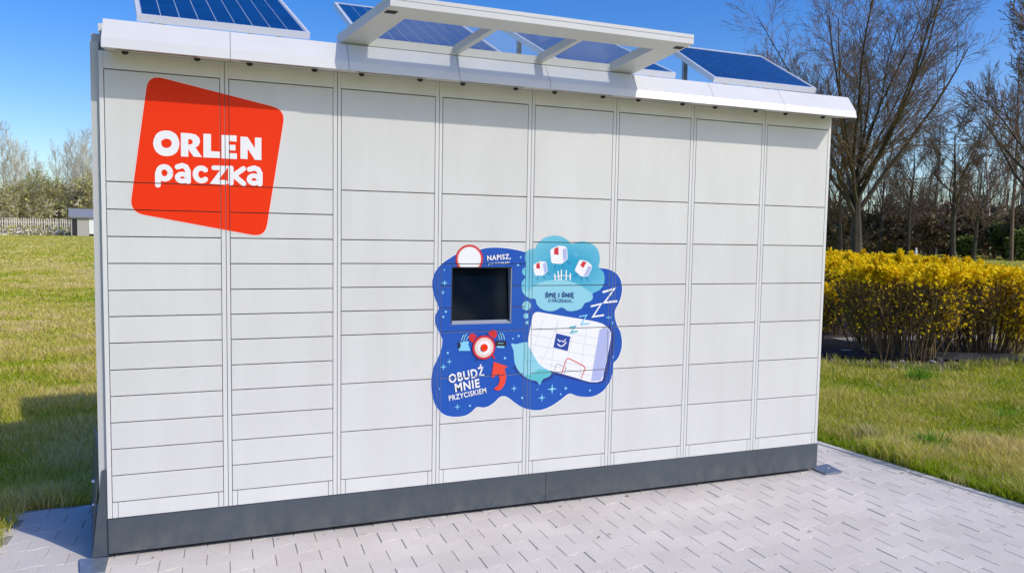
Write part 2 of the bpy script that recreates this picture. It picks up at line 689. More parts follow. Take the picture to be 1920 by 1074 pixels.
# thin concrete edging along the right side of the paving
kb = thing('edging_kerb', 'thin pale concrete edging strip between the paving and the right lawn', 'kerb', (0, 0, 0))
yy = -3.2
k = 0
while yy < 0.9:
    y2 = min(yy + 0.995, 0.93)
    b = MB()
    za = 0.007 + random.uniform(-0.002, 0.002)
    x0, x1 = kerb_x(yy + .003), kerb_x(y2 - .003)
    b.hexa([(x0, yy + .003, -0.1), (x0 + .055, yy + .003, -0.1), (x1 + .055, y2 - .003, -0.1), (x1, y2 - .003, -0.1)],
           [(x0 + .004, yy + .003, za), (x0 + .051, yy + .003, za), (x1 + .051, y2 - .003, za), (x1 + .004, y2 - .003, za)], M_KERB)
    b.build('kerb_stone', kb)
    yy += 1.0

# moss and small weeds in a few joints
b = MB()
random.seed(17)
mm = mat('joint_moss', (.22, .22, .07), .9, noise=.4, nscale=60)
for k in range(46):
    x, y = random.uniform(-.4, 4.3), random.uniform(-1.5, -.06)
    if k < 14:
        x, y = kerb_x(y) - random.uniform(.0, .06), y
    r_ = round((y + 0.045) / PH - .5) + .5
    y = -0.045 + r_ * PH
    for q in range(random.randint(3, 14)):
        px_, py_ = x + random.gauss(0, .022), y + random.gauss(0, .005)
        a_, l_ = random.uniform(0, 6.28), random.uniform(.004, .011)
        b.add([(px_ - .0015, py_, -.004), (px_ + .0015, py_, -.004), (px_ + l_ * math.cos(a_), py_ + l_ * math.sin(a_), random.uniform(.002, .009))], [(0, 1, 2)], mm)
tag(b.build('moss'), 'small bits of moss and weed in the paving joints', 'moss', None, 'stuff')

# ================================================================== LOCKER
L = thing('parcel_locker', 'long white parcel locker with grey plinth, red square logo and blue sleeping parcel mural', 'parcel locker')
ZT, ZB = 2.146, 0.252
FINE = [2.146, 1.668, 1.549, 1.431, 1.314, 1.196, 1.081, 0.964, 0.845, 0.728, 0.610, 0.491, 0.372, 0.252]
C3 = [2.146, 1.668, 1.431, 1.316, 1.200, 1.084, 0.967, 0.728, 0.490, 0.252]
C4 = [2.146, 1.668, 1.431, 1.316, 1.202, 1.090, 0.967, 0.731, 0.491, 0.252]
C5 = [2.146, 1.670, 1.432, 1.201, 0.967, 0.730, 0.493, 0.252]
ROWS = [FINE, FINE, C3, C4, C5, C5, C5, C5]
DX0, DX1 = 0.0185, 0.4785     # door edges inside each 0.5 m column
G = 0.0021                    # half gap
SCR = (*face(849.5, 506), *face(965.5, 608))          # screen hole x0,z1,x1,z0
SX0, SZ1, SX1, SZ0 = SCR[0], SCR[1], SCR[2], SCR[3]
SX0, SX1, SZ0, SZ1 = 1.572, 1.903, 1.004, 1.300

# body
b = MB()
b.box((-0.034, 0.050, 0.16), (4.024, 0.70, 2.30), mat('side_cladding', (.50, .51, .51), .5))
b.box((-0.034, 0.014, 0.16), (-0.0015, 0.0496, 2.26), mat('side_cladding', (.50, .51, .51), .5))
b.box((4.0015, 0.014, 0.181), (4.012, 0.0496, 2.22), mat('side_cladding', (.50, .51, .51), .5))
b.build('cabinet_body', L)
b = MB()
b.box((0.0, 0.0195, 0.178), (SX0 - .02, 0.0495, 2.222), M_GAP)
b.box((SX1 + .02, 0.0195, 0.178), (4.0, 0.0495, 2.222), M_GAP)
b.box((SX0 - .02, 0.0195, 0.178), (SX1 + .02, 0.0495, SZ0 - .02), M_GAP)
b.box((SX0 - .02, 0.0195, SZ1 + .02), (SX1 + .02, 0.0495, 2.222), M_GAP)
b.build('door_seal', L)
for c in range(8):
    x = c * 0.5
    b = MB()
    a0, a1 = x + 0.0012, x + 0.4988
    if c == 0:
        a0 = -0.001
    if c == 7:
        a1 = 4.001
    b.plate(a0, x + DX0 - G, 0.181, 2.222, M_FRAME, y=0.0004, c=0.001)
    b.plate(x + DX1 + G, a1, 0.181, 2.222, M_FRAME, y=0.0004, c=0.001)
    b.plate(x + DX0 - G + .0004, x + DX1 + G - .0004, ZT + G, 2.222, M_FRAME, y=0.0008, c=0.0006)
    b.build('column_frame', L)
    b = MB()
    b.plate(x + DX0 - G + .002, x + 0.0395, 0.181, ZB - G, M_FRAME, y=0.0008, c=0.0008)
    b.plate(x + 0.0415, x + 0.457, 0.181, ZB - G, M_FRAME, y=0.0008, c=0.0008)
    b.plate(x + 0.459, x + DX1 + G - .002, 0.181, ZB - G, M_FRAME, y=0.0008, c=0.0008)
    b.build('bottom_panel', L)
    rows = ROWS[c]
    for i in range(len(rows) - 1):
        z1, z0 = rows[i] - G, rows[i + 1] + G
        xa, xb = x + DX0 + G * .2, x + DX1 - G * .2
        b = MB()
        if c == 3 and z1 > SZ0 and z0 < SZ1:
            lo, hi = max(z0, SZ0), min(z1, SZ1)
            b.plate(xa, SX0, z0, z1, M_WHITE, c=0.0003)
            if z1 < SZ1 and z0 > SZ0:
                b.build('terminal_panel', L)
                b = MB()
            b.plate(SX1, xb, z0, z1, M_WHITE, c=0.0003)
            if z1 > SZ1:
                b.plate(SX0, SX1, SZ1, z1, M_WHITE, c=0.0003)
            if z0 < SZ0:
                b.plate(SX0, SX1, z0, SZ0, M_WHITE, c=0.0003)
            b.build('terminal_panel', L)
        else:
            b.plate(xa, xb, z0, z1, M_WHITE, y=random.uniform(-0.0001, 0.0003), c=0.0016)
            b.build('door', L)

# screen sunk into column four
scr = MB()
fr = 0.006
scr.hexa([(SX0 + fr, 0.020, SZ0 + fr + .012), (SX1 - fr, 0.020, SZ0 + fr + .012), (SX1 - fr, 0.024, SZ0 + fr + .012), (SX0 + fr, 0.024, SZ0 + fr + .012)],
         [(SX0 + fr, 0.046, SZ1 - fr), (SX1 - fr, 0.046, SZ1 - fr), (SX1 - fr, 0.0495, SZ1 - fr), (SX0 + fr, 0.0495, SZ1 - fr)], M_SCREEN)
so_ = scr.build('screen', L)
b = MB()
ms = mat('lit_screen_rim', (0.30, 0.33, 0.42), rough=0.4)  # paler tone paints the lit bottom and right of the recess
e = .0007
b.hexa([(SX0 + e, 0.001, SZ0 + e), (SX1 - e, 0.001, SZ0 + e), (SX1 - fr, 0.024, SZ0 + e), (SX0 + fr, 0.024, SZ0 + e)],
       [(SX0 + e, 0.001, SZ0 + .004), (SX1 - e, 0.001, SZ0 + .004), (SX1 - fr, 0.0197, SZ0 + fr + .0117), (SX0 + fr, 0.0197, SZ0 + fr + .0117)], ms)
b.box((SX0 + e, 0.001, SZ0 + .0045), (SX0 + fr - .0003, 0.0497, SZ1 - fr), M_BLACK)  # black here paints shade on the left of the recess
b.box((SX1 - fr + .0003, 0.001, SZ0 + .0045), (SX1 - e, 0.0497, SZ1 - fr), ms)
b.box((SX0 + e, 0.001, SZ1 - fr + .0003), (SX1 - e, 0.0497, SZ1 - e), M_BLACK)  # top of the recess blackened as painted shade
b.build('screen_frame', so_)

# plinth
b = MB()
b.plate(0.0, 2.118, 0.022, 0.178, M_PLINTH, y=-0.004, th=0.02, c=0.001)
b.build('plinth_panel', L)
b = MB()
b.plate(2.1195, 4.004, 0.022, 0.178, M_PLINTH, y=-0.004, th=0.02, c=0.001)
b.build('plinth_panel', L)
b = MB()
b.box((0.03, 0.035, -0.01), (3.97, 0.66, 0.159), M_BLACK)
b.build('base_frame', L)

# fascia of folded panels
PROF = [(0.0, 2.336), (-0.088, 2.334), (-0.152, 2.243), (-0.163, 2.202), (-0.158, 2.2015), (0.0, 2.2225)]
seams = [0.030, 0.524, 1.030, 1.556, 2.032, 2.536, 3.020, 3.505, 4.038]
for i in range(8):
    b = MB()
    b.prism_x(PROF, seams[i] + .0012, seams[i + 1] - .0012, M_FASCIA)
    b.build('fascia_panel', L)
b = MB()
b.prism_x([(y_ + .004 if y_ < -.05 else y_, z_ - .003 if z_ > 2.3 else z_ + .002) for y_, z_ in PROF], 0.034, 4.034, M_GAP)
b.build('fascia_backing', L)
b = MB()
b.box((0.0, 0.003, 2.302), (4.02, 0.70, 2.334), M_FRAME)
b.build('roof_sheet', L)
for i, (a, c) in enumerate([(0.08, 0.47), (0.56, 0.98), (1.07, 1.48), (1.57, 1.98), (2.07, 2.48), (2.57, 2.98), (3.07, 3.48), (3.56, 3.96)]):
    b = MB()
    for yv in (-.118,):
        z = 2.2015 + (yv + .158) / .158 * .021
        b.hexa([(a, yv - .008, z - .003), (c - .08, yv - .008, z - .003), (c - .08, yv + .006, z - .001), (a, yv + .006, z - .001)],
               [(a, yv - .008, z + .004), (c - .08, yv - .008, z + .004), (c - .08, yv + .006, z + .004), (a, yv + .006, z + .004)], mat('slot_brown', (.12, .08, .06), .7))
    b.build('light_slot', L)
base = None
for k in range(8):
    for dx in (0.106, 0.393):
        if base is None:
            b = MB()
            pts = [(0.0, 0.011), (-0.004, 0.0125), (-0.009, 0.011), (-0.013, 0.006), (-0.0145, 0.0)]
            n = 12
            vs = []
            for dz, r_ in pts:
                for q in range(n):
                    vs.append((r_ * math.cos(2 * PI * q / n) * 1.15, r_ * math.sin(2 * PI * q / n), dz))
            fs = [(i * n + q, i * n + (q + 1) % n, (i + 1) * n + (q + 1) % n, (i + 1) * n + q) for i in range(len(pts) - 1) for q in range(n)]
            b.add(vs, fs, M_BLACK)
            base = b.mesh('spotlight', True)
        o = link('spotlight', base, L)
        o.location = (k * 0.5 + dx - (0.004 if dx > .3 else 0), -0.045, 2.2165)

# glazed canopy frame over the terminal: a parallelogram tilted up to the front
gc = bpy.data.objects.new('glass_canopy', None)
C.objects.link(gc)
gc.parent = L
CY0, CZ0, CSL, CSH = -0.085, 2.343, 0.335, 0.54
TH = 0.046


def cp(x, y, h=0.0):
    k_ = -(y - CY0)
    return (x + CSH * k_, y, CZ0 + CSL * k_ + h)


def cbar(x0, x1, ya, yb, h0, h1, material, bb=None):
    """x0/x1 measured at the rear edge, ya front, yb rear"""
    bb = bb or MB()
    bb.hexa([cp(x0, ya, h0), cp(x1, ya, h0), cp(x1, yb, h0), cp(x0, yb, h0)],
            [cp(x0, ya, h1), cp(x1, ya, h1), cp(x1, yb, h1), cp(x0, yb, h1)], material)
    return bb


CX0, CX1 = 1.006, 2.552
FY, FI = -0.388, -0.308
b = cbar(CX0, CX1, FY, FI, 0, .026, M_FASCIA)
cbar(CX0 + .001, CX1 - .001, FY + .003, FI, .0262, .0288, M_LGREY, b)
cbar(CX0, CX1, FY, FI, .029, TH, M_FASCIA, b)
b.build('front_beam', gc)
cbar(CX0 + .125, CX1 - .14, CY0, CY0 + .045, -.004, .034, M_FASCIA).build('rear_beam', gc)
cbar(CX0, CX0 + .1246, FI + .0003, CY0 + .03, 0, TH, M_FASCIA).build('side_arm', gc)
cbar(CX1 - .1396, CX1, FI + .0003, CY0 + .03, 0, TH, M_FASCIA).build('side_arm', gc)
for xr_ in (1.560, 2.003):
    cbar(xr_ - .014, xr_ + .014, FI + .0003, CY0 - .0003, .002, TH - .004, M_FASCIA).build('cross_arm', gc)
ed = [CX0 + .12, 1.560, 2.003, CX1 - .135]
for i in range(3):
    cbar(ed[i] + .0005, ed[i + 1] - .0005, FI - .03, CY0 + .02, TH + .001, TH + .006, M_GLASS).build('glass_pane', gc)
for xs_, ys_ in ((1.182, -.345), (2.655, -.345)):
    x_ = xs_ - CSH * (-(ys_ - CY0))
    cbar(x_ - .024, x_ + .024, ys_ - .010, ys_ + .010, -.002, .001, M_BLACK).build('lamp_slot', gc)
for xa in (1.055, 2.485):
    b = MB()
    b.box((xa - .02, -0.068, 2.3345), (xa + .02, 0.0, 2.346), M_GALV)
    b.build('mounting_foot', gc)


# floor brackets
def bracket(side):
    s = -1 if side == 0 else 1
    xb = 0.0 if side == 0 else 4.0
    e_ = bpy.data.objects.new('floor_bracket', None)
    C.objects.link(e_)
    e_.parent = L
    b_ = MB()
    X = lambda d: xb + s * d
    if side == 0:
        # front gusset, side plate, foot plate
        b_.hexa([(X(.002), .004, .012), (X(.066), .006, .012), (X(.066), .012, .012), (X(.002), .010, .012)],
                [(X(.002), .004, .40), (X(.020), .006, .40), (X(.020), .012, .40), (X(.002), .010, .40)], M_PLINTH)
        b_.build('gusset', e_)
        b_ = MB()
        b_.hexa([(X(.067), .012, .008), (X(.170), .70, .008), (X(.164), .702, .008), (X(.061), .014, .008)],
                [(X(.036), .030, .47), (X(.142), .66, .44), (X(.136), .662, .44), (X(.030), .032, .47)], M_PLINTH)
        b_.build('side_plate', e_)
        for z in (.20, .31):
            b_ = MB()
            b_.tube([Vector((X(.072), .16, z)), Vector((X(.084), .159, z))], [.008, .008], 8, M_BOLT)
            b_.build('bolt', e_)
        b_ = MB()
        b_.hexa([(X(-.006), -.155, .0015), (X(.088), -.150, .0015), (X(.118), .02, .0015), (X(.0), .0, .0015)],
                [(X(-.006), -.155, .008), (X(.088), -.150, .008), (X(.118), .02, .008), (X(.0), .0, .008)], M_GALV)
        b_.build('foot_plate', e_)
    else:
        b_.hexa([(X(.005), -.085, .002), (X(.135), -.085, .002), (X(.165), .075, .002), (X(.005), .055, .002)],
                [(X(.005), -.085, .011), (X(.135), -.085, .011), (X(.165), .075, .011), (X(.005), .055, .011)], M_GALV)
        b_.build('foot_plate', e_)
        b_ = MB()
        b_.box((4.005, .03, .012), (4.016, .12, .32), M_PLINTH)
        b_.build('upright_plate', e_)
        b_ = MB()
        b_.tube([Vector((X(.10), 0.0, .009)), Vector((X(.10), 0.0, .018))], [.010, .008], 8, M_BOLT)
        b_.build('bolt', e_)
    return e_


bracket(0)
bracket(1)


# ================================================================== PRINTS (real flat film on the doors)
class Film(MB):
    """flat print; every layer lies a hair in front of the one before"""
    def __init__(self):
        super().__init__()
        self.y = -0.0008

    def poly(self, pts, material, holes=()):
        self.y -= 0.00003
        loops = [[Vector((x, z, 0)) for x, z in pts]] + [[Vector((x, z, 0)) for x, z in h] for h in holes]
        tris = tessellate_polygon(loops)
        flat = [p for lp in loops for p in lp]
        vs = [(p.x, self.y, p.y) for p in flat]
        fs = []
        for t in tris:
            a, b_, c_ = [flat[i] for i in t]
            area = (b_.x - a.x) * (c_.y - a.y) - (b_.y - a.y) * (c_.x - a.x)
            if abs(area) < 1e-12:
                continue
            fs.append(tuple(t) if area > 0 else tuple(reversed(t)))
        self.add(vs, fs, material)

    def disc(self, c, r, material, hole=0, sx=1, rot=0, n=40):
        pts = []
        for k in range(n):
            a = 2 * PI * k / n
            x, z = r * sx * math.cos(a), r * math.sin(a)
            pts.append((c[0] + x * math.cos(rot) - z * math.sin(rot), c[1] + x * math.sin(rot) + z * math.cos(rot)))
        h = [[(c[0] + hole * math.cos(-2 * PI * k / n), c[1] + hole * math.sin(-2 * PI * k / n)) for k in range(n)]] if hole else ()
        self.poly(pts, material, h)

    def stroke(self, pts, wd, material, cap=True):
        """thick rounded polyline as one outline"""
        P = [Vector((p[0], p[1])) for p in pts]
        n = len(P)
        left, right = [], []
        for i in range(n):
            if i == 0:
                d = (P[1] - P[0]).normalized()
            elif i == n - 1:
                d = (P[-1] - P[-2]).normalized()
            else:
                d = ((P[i + 1] - P[i]).normalized() + (P[i] - P[i - 1]).normalized()).normalized()
            nn = Vector((-d.y, d.x))
            sc = 1.0
            if 0 < i < n - 1:
                c_ = max(0.5, nn.dot(Vector((-(P[i] - P[i - 1]).normalized().y, (P[i] - P[i - 1]).normalized().x))))
                sc = 1 / c_
            left.append(P[i] + nn * wd / 2 * sc)
            right.append(P[i] - nn * wd / 2 * sc)
        out = []
        out += left
        if cap:
            d = (P[-1] - P[-2]).normalized()
            a0 = math.atan2(d.y, d.x)
            out += [P[-1] + Vector((math.cos(a0 + t), math.sin(a0 + t))) * wd / 2 for t in (1.1, .6, 0, -.6, -1.1)]
        out += right[::-1]
        if cap:
            d = (P[0] - P[1]).normalized()
            a0 = math.atan2(d.y, d.x)
            out += [P[0] + Vector((math.cos(a0 + t), math.sin(a0 + t))) * wd / 2 for t in (1.1, .6, 0, -.6, -1.1)]
        self.poly([(p.x, p.y) for p in out], material)

    def sparkle(self, c, r, material):
        pts = []
        for k in range(8):
            a = PI / 2 + k * PI / 4
            rr = r if k % 2 == 0 else r * 0.24
            pts.append((c[0] + rr * math.cos(a), c[1] + rr * math.sin(a)))
        self.poly(pts, material)

    def text(self, s, c, width, height, ang, material, bold=0.02, shear=0.0):
        cu = bpy.data.curves.new('lettering', 'FONT')
        cu.body = s
        cu.size = 1
        cu.offset = bold
        cu.fill_mode = 'FRONT'
        cu.resolution_u = 3
        cu.space_character = 1.04 + bold * 3.0
        ob = bpy.data.objects.new('lettering', cu)
        C.objects.link(ob)
        dg = bpy.context.evaluated_depsgraph_get()
        me = bpy.data.meshes.new_from_object(ob.evaluated_get(dg))
        vs = [v.co.copy() for v in me.vertices]
        fs = [tuple(p.vertices) for p in me.polygons]
        bpy.data.objects.remove(ob)
        bpy.data.curves.remove(cu)
        if not vs:
            return
        x0, x1 = min(v.x for v in vs), max(v.x for v in vs)
        y0, y1 = min(v.y for v in vs), max(v.y for v in vs)
        self.y -= 0.00003
        out = []
        for v in vs:
            x = ((v.x - x0) / (x1 - x0) - .5) * width
            z = ((v.y - y0) / (y1 - y0) - .5) * height
            x += z * shear
            out.append((c[0] + x * math.cos(ang) - z * math.sin(ang), self.y, c[1] + x * math.sin(ang) + z * math.cos(ang)))
        f2 = []
        for q in fs:
            a, b_, c_ = out[q[0]], out[q[1]], out[q[2]]
            area = (b_[0] - a[0]) * (c_[2] - a[2]) - (b_[2] - a[2]) * (c_[0] - a[0])
            f2.append(q if area > 0 else tuple(reversed(q)))
        bpy.data.meshes.remove(me)
        self.add(out, f2, material)

    def build_cut(self, name, parent, holes=()):
        """cut the film along the door gaps"""
        me = self.mesh(name)
        bm = bmesh.new()
        bm.from_mesh(me)
        xs = [v.co.x for v in bm.verts]
        zs = [v.co.z for v in bm.verts]
        X0, X1, Z0, Z1 = min(xs), max(xs), min(zs), max(zs)
        cx, cz, gaps = set(), set(), []
        for c in range(8):
            x = c * .5
            g1 = (x + DX0 - G, x + DX0 + G * .4)
            g2 = (x + DX1 - G * .4, x + DX1 + G)
            g3 = (x + .4984, x + .5016)
            for g_ in (g1, g2):
                gaps.append((g_[0], g_[1], ZB, ZT))
                cx.update(g_)
            gaps.append((g3[0], g3[1], 0, 3))
            cx.update(g3)
            if x + .5 < X0 or x > X1:
                continue
            for z in ROWS[c]:
                gaps.append((x + DX0, x + DX1, z - G, z + G))
                if Z0 < z < Z1:
                    cz.update((z - G, z + G))
        for h in holes:
            gaps.append(h)
            cx.update(h[:2])
            cz.update(h[2:])
        for x in cx:
            if X0 < x < X1:
                bmesh.ops.bisect_plane(bm, geom=bm.verts[:] + bm.edges[:] + bm.faces[:], plane_co=(x, 0, 0), plane_no=(1, 0, 0), dist=1e-6)
        for z in cz:
            if Z0 < z < Z1:
                bmesh.ops.bisect_plane(bm, geom=bm.verts[:] + bm.edges[:] + bm.faces[:], plane_co=(0, 0, z), plane_no=(0, 0, 1), dist=1e-6)
        gp = np.array(gaps)
        dead = []
        for f_ in bm.faces:
            c_ = f_.calc_center_median()
            if np.any((c_.x > gp[:, 0]) & (c_.x < gp[:, 1]) & (c_.z > gp[:, 2]) & (c_.z < gp[:, 3])):
                dead.append(f_)
        bmesh.ops.delete(bm, geom=dead, context='FACES')
        bm.to_mesh(me)
        bm.free()
        return link(name, me, parent)


def rounded(corners, r, n=7):
    out = []
    m_ = len(corners)
    for i in range(m_):
        p0, p1, p2 = Vector(corners[i - 1]), Vector(corners[i]), Vector(corners[(i + 1) % m_])
        a = p1 + (p0 - p1).normalized() * r
        c_ = p1 + (p2 - p1).normalized() * r
        for k in range(n):
            t = k / (n - 1)
            q = a * (1 - t) ** 2 + p1 * 2 * t * (1 - t) + c_ * t * t
            out.append((q.x, q.y))
    return out


def smooth_loop(pts, n=4):
    out = []
    m_ = len(pts)
    for i in range(m_):
        p0, p1, p2, p3 = [Vector(pts[(i + k) % m_]) for k in (-1, 0, 1, 2)]
        for k in range(n):
            t = k / n
            q = 0.5 * ((2 * p1) + (p2 - p0) * t + (2 * p0 - 5 * p1 + 4 * p2 - p3) * t * t + (3 * p1 - p0 - 3 * p2 + p3) * t ** 3)
            out.append((q.x, q.y))
    return out


# --- red logo
F = Film()
cor = [face(278, 140), face(535, 206), face(497, 445), face(243, 398)]
ce = Vector((sum(p[0] for p in cor) / 4, sum(p[1] for p in cor) / 4))
rim = [tuple(ce + (Vector(p) - ce) * 1.012) for p in cor]
F.poly(rounded(rim, 0.062)[::-1], M_PALE)
F.poly(rounded(cor, 0.060)[::-1], M_RED)


def LP(a, b_):      # logo picture pixels (crop 230,130 scale 3.356)
    return face(230 + a / 3.356, 130 + b_ / 3.356)


F.poly(smooth_loop([LP(192, 465), LP(208, 415), LP(238, 392), LP(275, 386), (LP(312, 394)), LP(343, 420), LP(357, 468), LP(345, 515), LP(315, 540), LP(275, 547), LP(236, 538), LP(205, 510)], 4)[::-1],
       M_PWHITE, [smooth_loop([LP(275, 437), LP(247, 448), LP(243, 468), LP(252, 488), LP(277, 496), LP(300, 487), LP(309, 467), LP(300, 446)], 3)])
F.poly([LP(366, 400), LP(425, 404), LP(460, 412), LP(482, 432), LP(487, 457), LP(478, 480), LP(459, 494), LP(500, 553), LP(447, 551), LP(413, 503), LP(414, 551), LP(367, 549)], M_PWHITE,
       [[LP(413, 440), LP(413, 475), LP(428, 474), LP(440, 466), LP(441, 452), LP(431, 442)]])
F.poly([LP(508, 406), LP(556, 408), LP(556, 516), LP(612, 519), LP(614, 559), LP(508, 555)], M_PWHITE)
F.poly([LP(622, 414), LP(717, 418), LP(717, 456), LP(668, 453), LP(668, 475), LP(710, 477), LP(710, 512), LP(668, 510), LP(668, 528), LP(719, 530), LP(719, 566), LP(622, 561)], M_PWHITE)
F.poly([LP(741, 424), LP(786, 427), LP(832, 498), LP(832, 430), LP(873, 432), LP(873, 572), LP(832, 570), LP(786, 500), LP(786, 566), LP(741, 563)], M_PWHITE)
SW = 0.0230 * 1.0


def ring_arc(c, rx, ry, a0, a1, n=18):
    return [(c[0] + rx * math.cos(R(a0 + (a1 - a0) * k / n)), c[1] + ry * math.sin(R(a0 + (a1 - a0) * k / n))) for k in range(n + 1)]


def bowl(ca, cb, rx=37, ry=44):
    c_ = LP(ca, cb)
    e_ = LP(ca + rx, cb)
    return c_, e_[0] - c_[0]


# "paczka"
c_, r_ = bowl(263, 652, 37)
F.stroke(ring_arc(c_, r_, r_ * 1.12, 0, 359.5, 28), SW, M_PWHITE, cap=False)
F.stroke([LP(222, 655), LP(222, 728)], SW, M_PWHITE)
c_, r_ = bowl(375, 682, 26)
F.stroke(ring_arc(c_, r_ * 1.15, r_ * .92, 0, 359.5, 24), SW * .92, M_PWHITE, cap=False)
F.stroke([LP(345, 615), LP(375, 606), LP(398, 615), LP(411, 640), LP(412, 706)], SW, M_PWHITE)
c_, r_ = bowl(495, 662, 37)
F.stroke(ring_arc(c_, r_, r_ * 1.15, 48, 312, 22), SW, M_PWHITE)
F.stroke([LP(574, 620), LP(641, 622), LP(576, 708), LP(645, 712)], SW * .92, M_PWHITE)
F.stroke([LP(681, 622), LP(681, 716)], SW, M_PWHITE)
F.stroke([LP(760, 626), LP(700, 668), LP(761, 720)], SW, M_PWHITE)
c_, r_ = bowl(826, 694, 27)
F.stroke(ring_arc(c_, r_ * 1.12, r_ * .92, 0, 359.5, 24), SW * .92, M_PWHITE, cap=False)
F.stroke([LP(798, 630), LP(828, 622), LP(852, 631), LP(864, 655), LP(864, 722)], SW, M_PWHITE)
F.build_cut('logo_sticker', L)


# --- blue mural
def A(a, b_):       # crop 790,430 scale 4.67
    return face(790 + a / 4.67, 430 + b_ / 4.67)


def B(a, b_):       # crop 790,600 scale 4.8
    return face(790 + a / 4.8, 600 + b_ / 4.8)


def px2m(r, sc=4.67):
    return r / sc * 4.62 / 1400 * 0.95


F = Film()
blue = [A(*p) for p in [(1752, 570), (1757, 500), (1740, 430), (1700, 380), (1640, 350), (1570, 338), (1300, 300), (1000, 210), (915, 200), (850, 183), (750, 166), (650, 159), (560, 165), (500, 180),
                        (400, 190), (325, 208), (260, 245), (180, 300), (125, 365), (97, 440), (95, 500), (105, 560), (125, 620), (152, 688), (125, 740), (118, 790), (125, 840), (150, 890), (175, 945)]]
blue += [B(*p) for p in [(188, 170), (185, 230), (165, 300), (140, 360), (110, 420), (92, 500), (88, 580), (95, 660), (115, 740), (150, 800), (200, 845), (260, 865), (330, 868), (400, 855),
                         (450, 825), (480, 795), (505, 780), (560, 785), (610, 770), (660, 735), (700, 695), (738, 682), (780, 695), (840, 740), (900, 780), (960, 800), (1030, 810), (1100, 800),
                         (1180, 765), (1260, 710), (1310, 670), (1345, 660), (1400, 680), (1480, 690), (1560, 680), (1630, 640), (1680, 580), (1710, 520), (1725, 450), (1729, 388), (1770, 340),
                         (1800, 260), (1805, 180), (1790, 100)]]
blue += [A(*p) for p in [(1740, 890), (1710, 830), (1693, 750), (1700, 700), (1730, 640)]]
sm = smooth_loop(blue, 3)
cen = Vector(A(900, 700))
F.poly([tuple(Vector(p) + (Vector(p) - cen).normalized() * 0.004) for p in sm], M_PWHITE)
F.poly(sm, M_BLUE)
# shade under the parcel
F.poly([B(*p) for p in [(985, 300), (1060, 430), (1180, 490), (1400, 545), (1520, 572), (1640, 566), (1672, 500), (1735, 250), (1742, 120), (1700, 50), (1500, 60)]], M_NAVY)
F.poly(smooth_loop([B(*p) for p in [(832, 400), (870, 480), (930, 525), (1000, 555), (1050, 575), (1140, 540), (1180, 490), (1000, 300)]], 3), M_NAVY)
# pillow
F.poly(smooth_loop([B(*p) for p in [(808, 212), (850, 216), (900, 204), (955, 202), (975, 260), (1030, 345), (1080, 405), (1168, 462), (1150, 505), (1095, 530), (1065, 582), (1038, 548), (980, 535),
                                    (920, 500), (872, 452), (842, 390), (832, 320), (830, 275)]], 3), M_CYANL)
F.poly(smooth_loop([B(*p) for p in [(1065, 440), (1168, 464), (1148, 508), (1095, 530), (1066, 578), (1038, 546), (985, 534), (930, 500), (1000, 480)]], 3), M_TEAL)
F.stroke([B(925, 255), B(935, 300), B(930, 340), B(950, 380)], .0035, M_TEAL)
F.stroke([B(950, 372), B(985, 362), B(1020, 378)], .0035, M_TEAL)
# parcel
F.poly(smooth_loop([A(978, 745), A(1010, 722), A(1080, 732), A(1300, 768), A(1480, 797), A(1585, 825), A(1643, 872), A(1664, 912)] +
                   [B(*p) for p in [(1712, 112), (1690, 250), (1640, 480), (1622, 545), (1520, 556), (1400, 521), (1280, 486), (1200, 465), (1130, 440), (1072, 405), (1030, 350), (990, 280), (965, 235), (958, 190), (972, 110), (990, 20)]], 2), M_PWHITE)
F.poly([B(*p) for p in [(1602, 92), (1650, 58), (1700, 100), (1686, 250), (1638, 478), (1618, 540), (1526, 550), (1560, 330)]], M_LAV)
for p in [((1100, -10), (1000, 290)), ((1235, 20), (1075, 395)), ((1225, 10), (1165, 445)), ((1370, 90), (1285, 480)), ((1490, 60), (1420, 515)),
          ((990, 60), (1590, 165)), ((975, 130), (1580, 235)), ((985, 215), (1570, 330)), ((1050, 330), (1545, 430)), ((1110, 390), (1530, 500))]:
    F.stroke([B(*p[0]), B(*p[1])], .0016, M_LGREY, cap=False)
F.poly([B(1215, 118), B(1342, 148), B(1316, 277), B(1187, 245)], mat('print_dark_blue', (.012, .05, .33), .4))
F.stroke([B(1226, 215), B(1250, 235), B(1280, 228), B(1302, 198)], .006, M_PWHITE)
F.stroke([B(1228, 172), B(1240, 190), B(1256, 186)], .005, M_PWHITE)
F.stroke([B(1266, 186), B(1280, 196), B(1296, 172)], .005, M_PWHITE)
F.stroke([B(1262, 478), B(1302, 356), B(1325, 343), B(1455, 408), B(1474, 432), B(1438, 522)], .0055, mat('print_line_red', (.72, .08, .05), .4))
F.stroke([B(1195, 462), B(1213, 400), B(1232, 392), B(1296, 425), B(1300, 440), B(1284, 486)], .0045, M_LGREY)
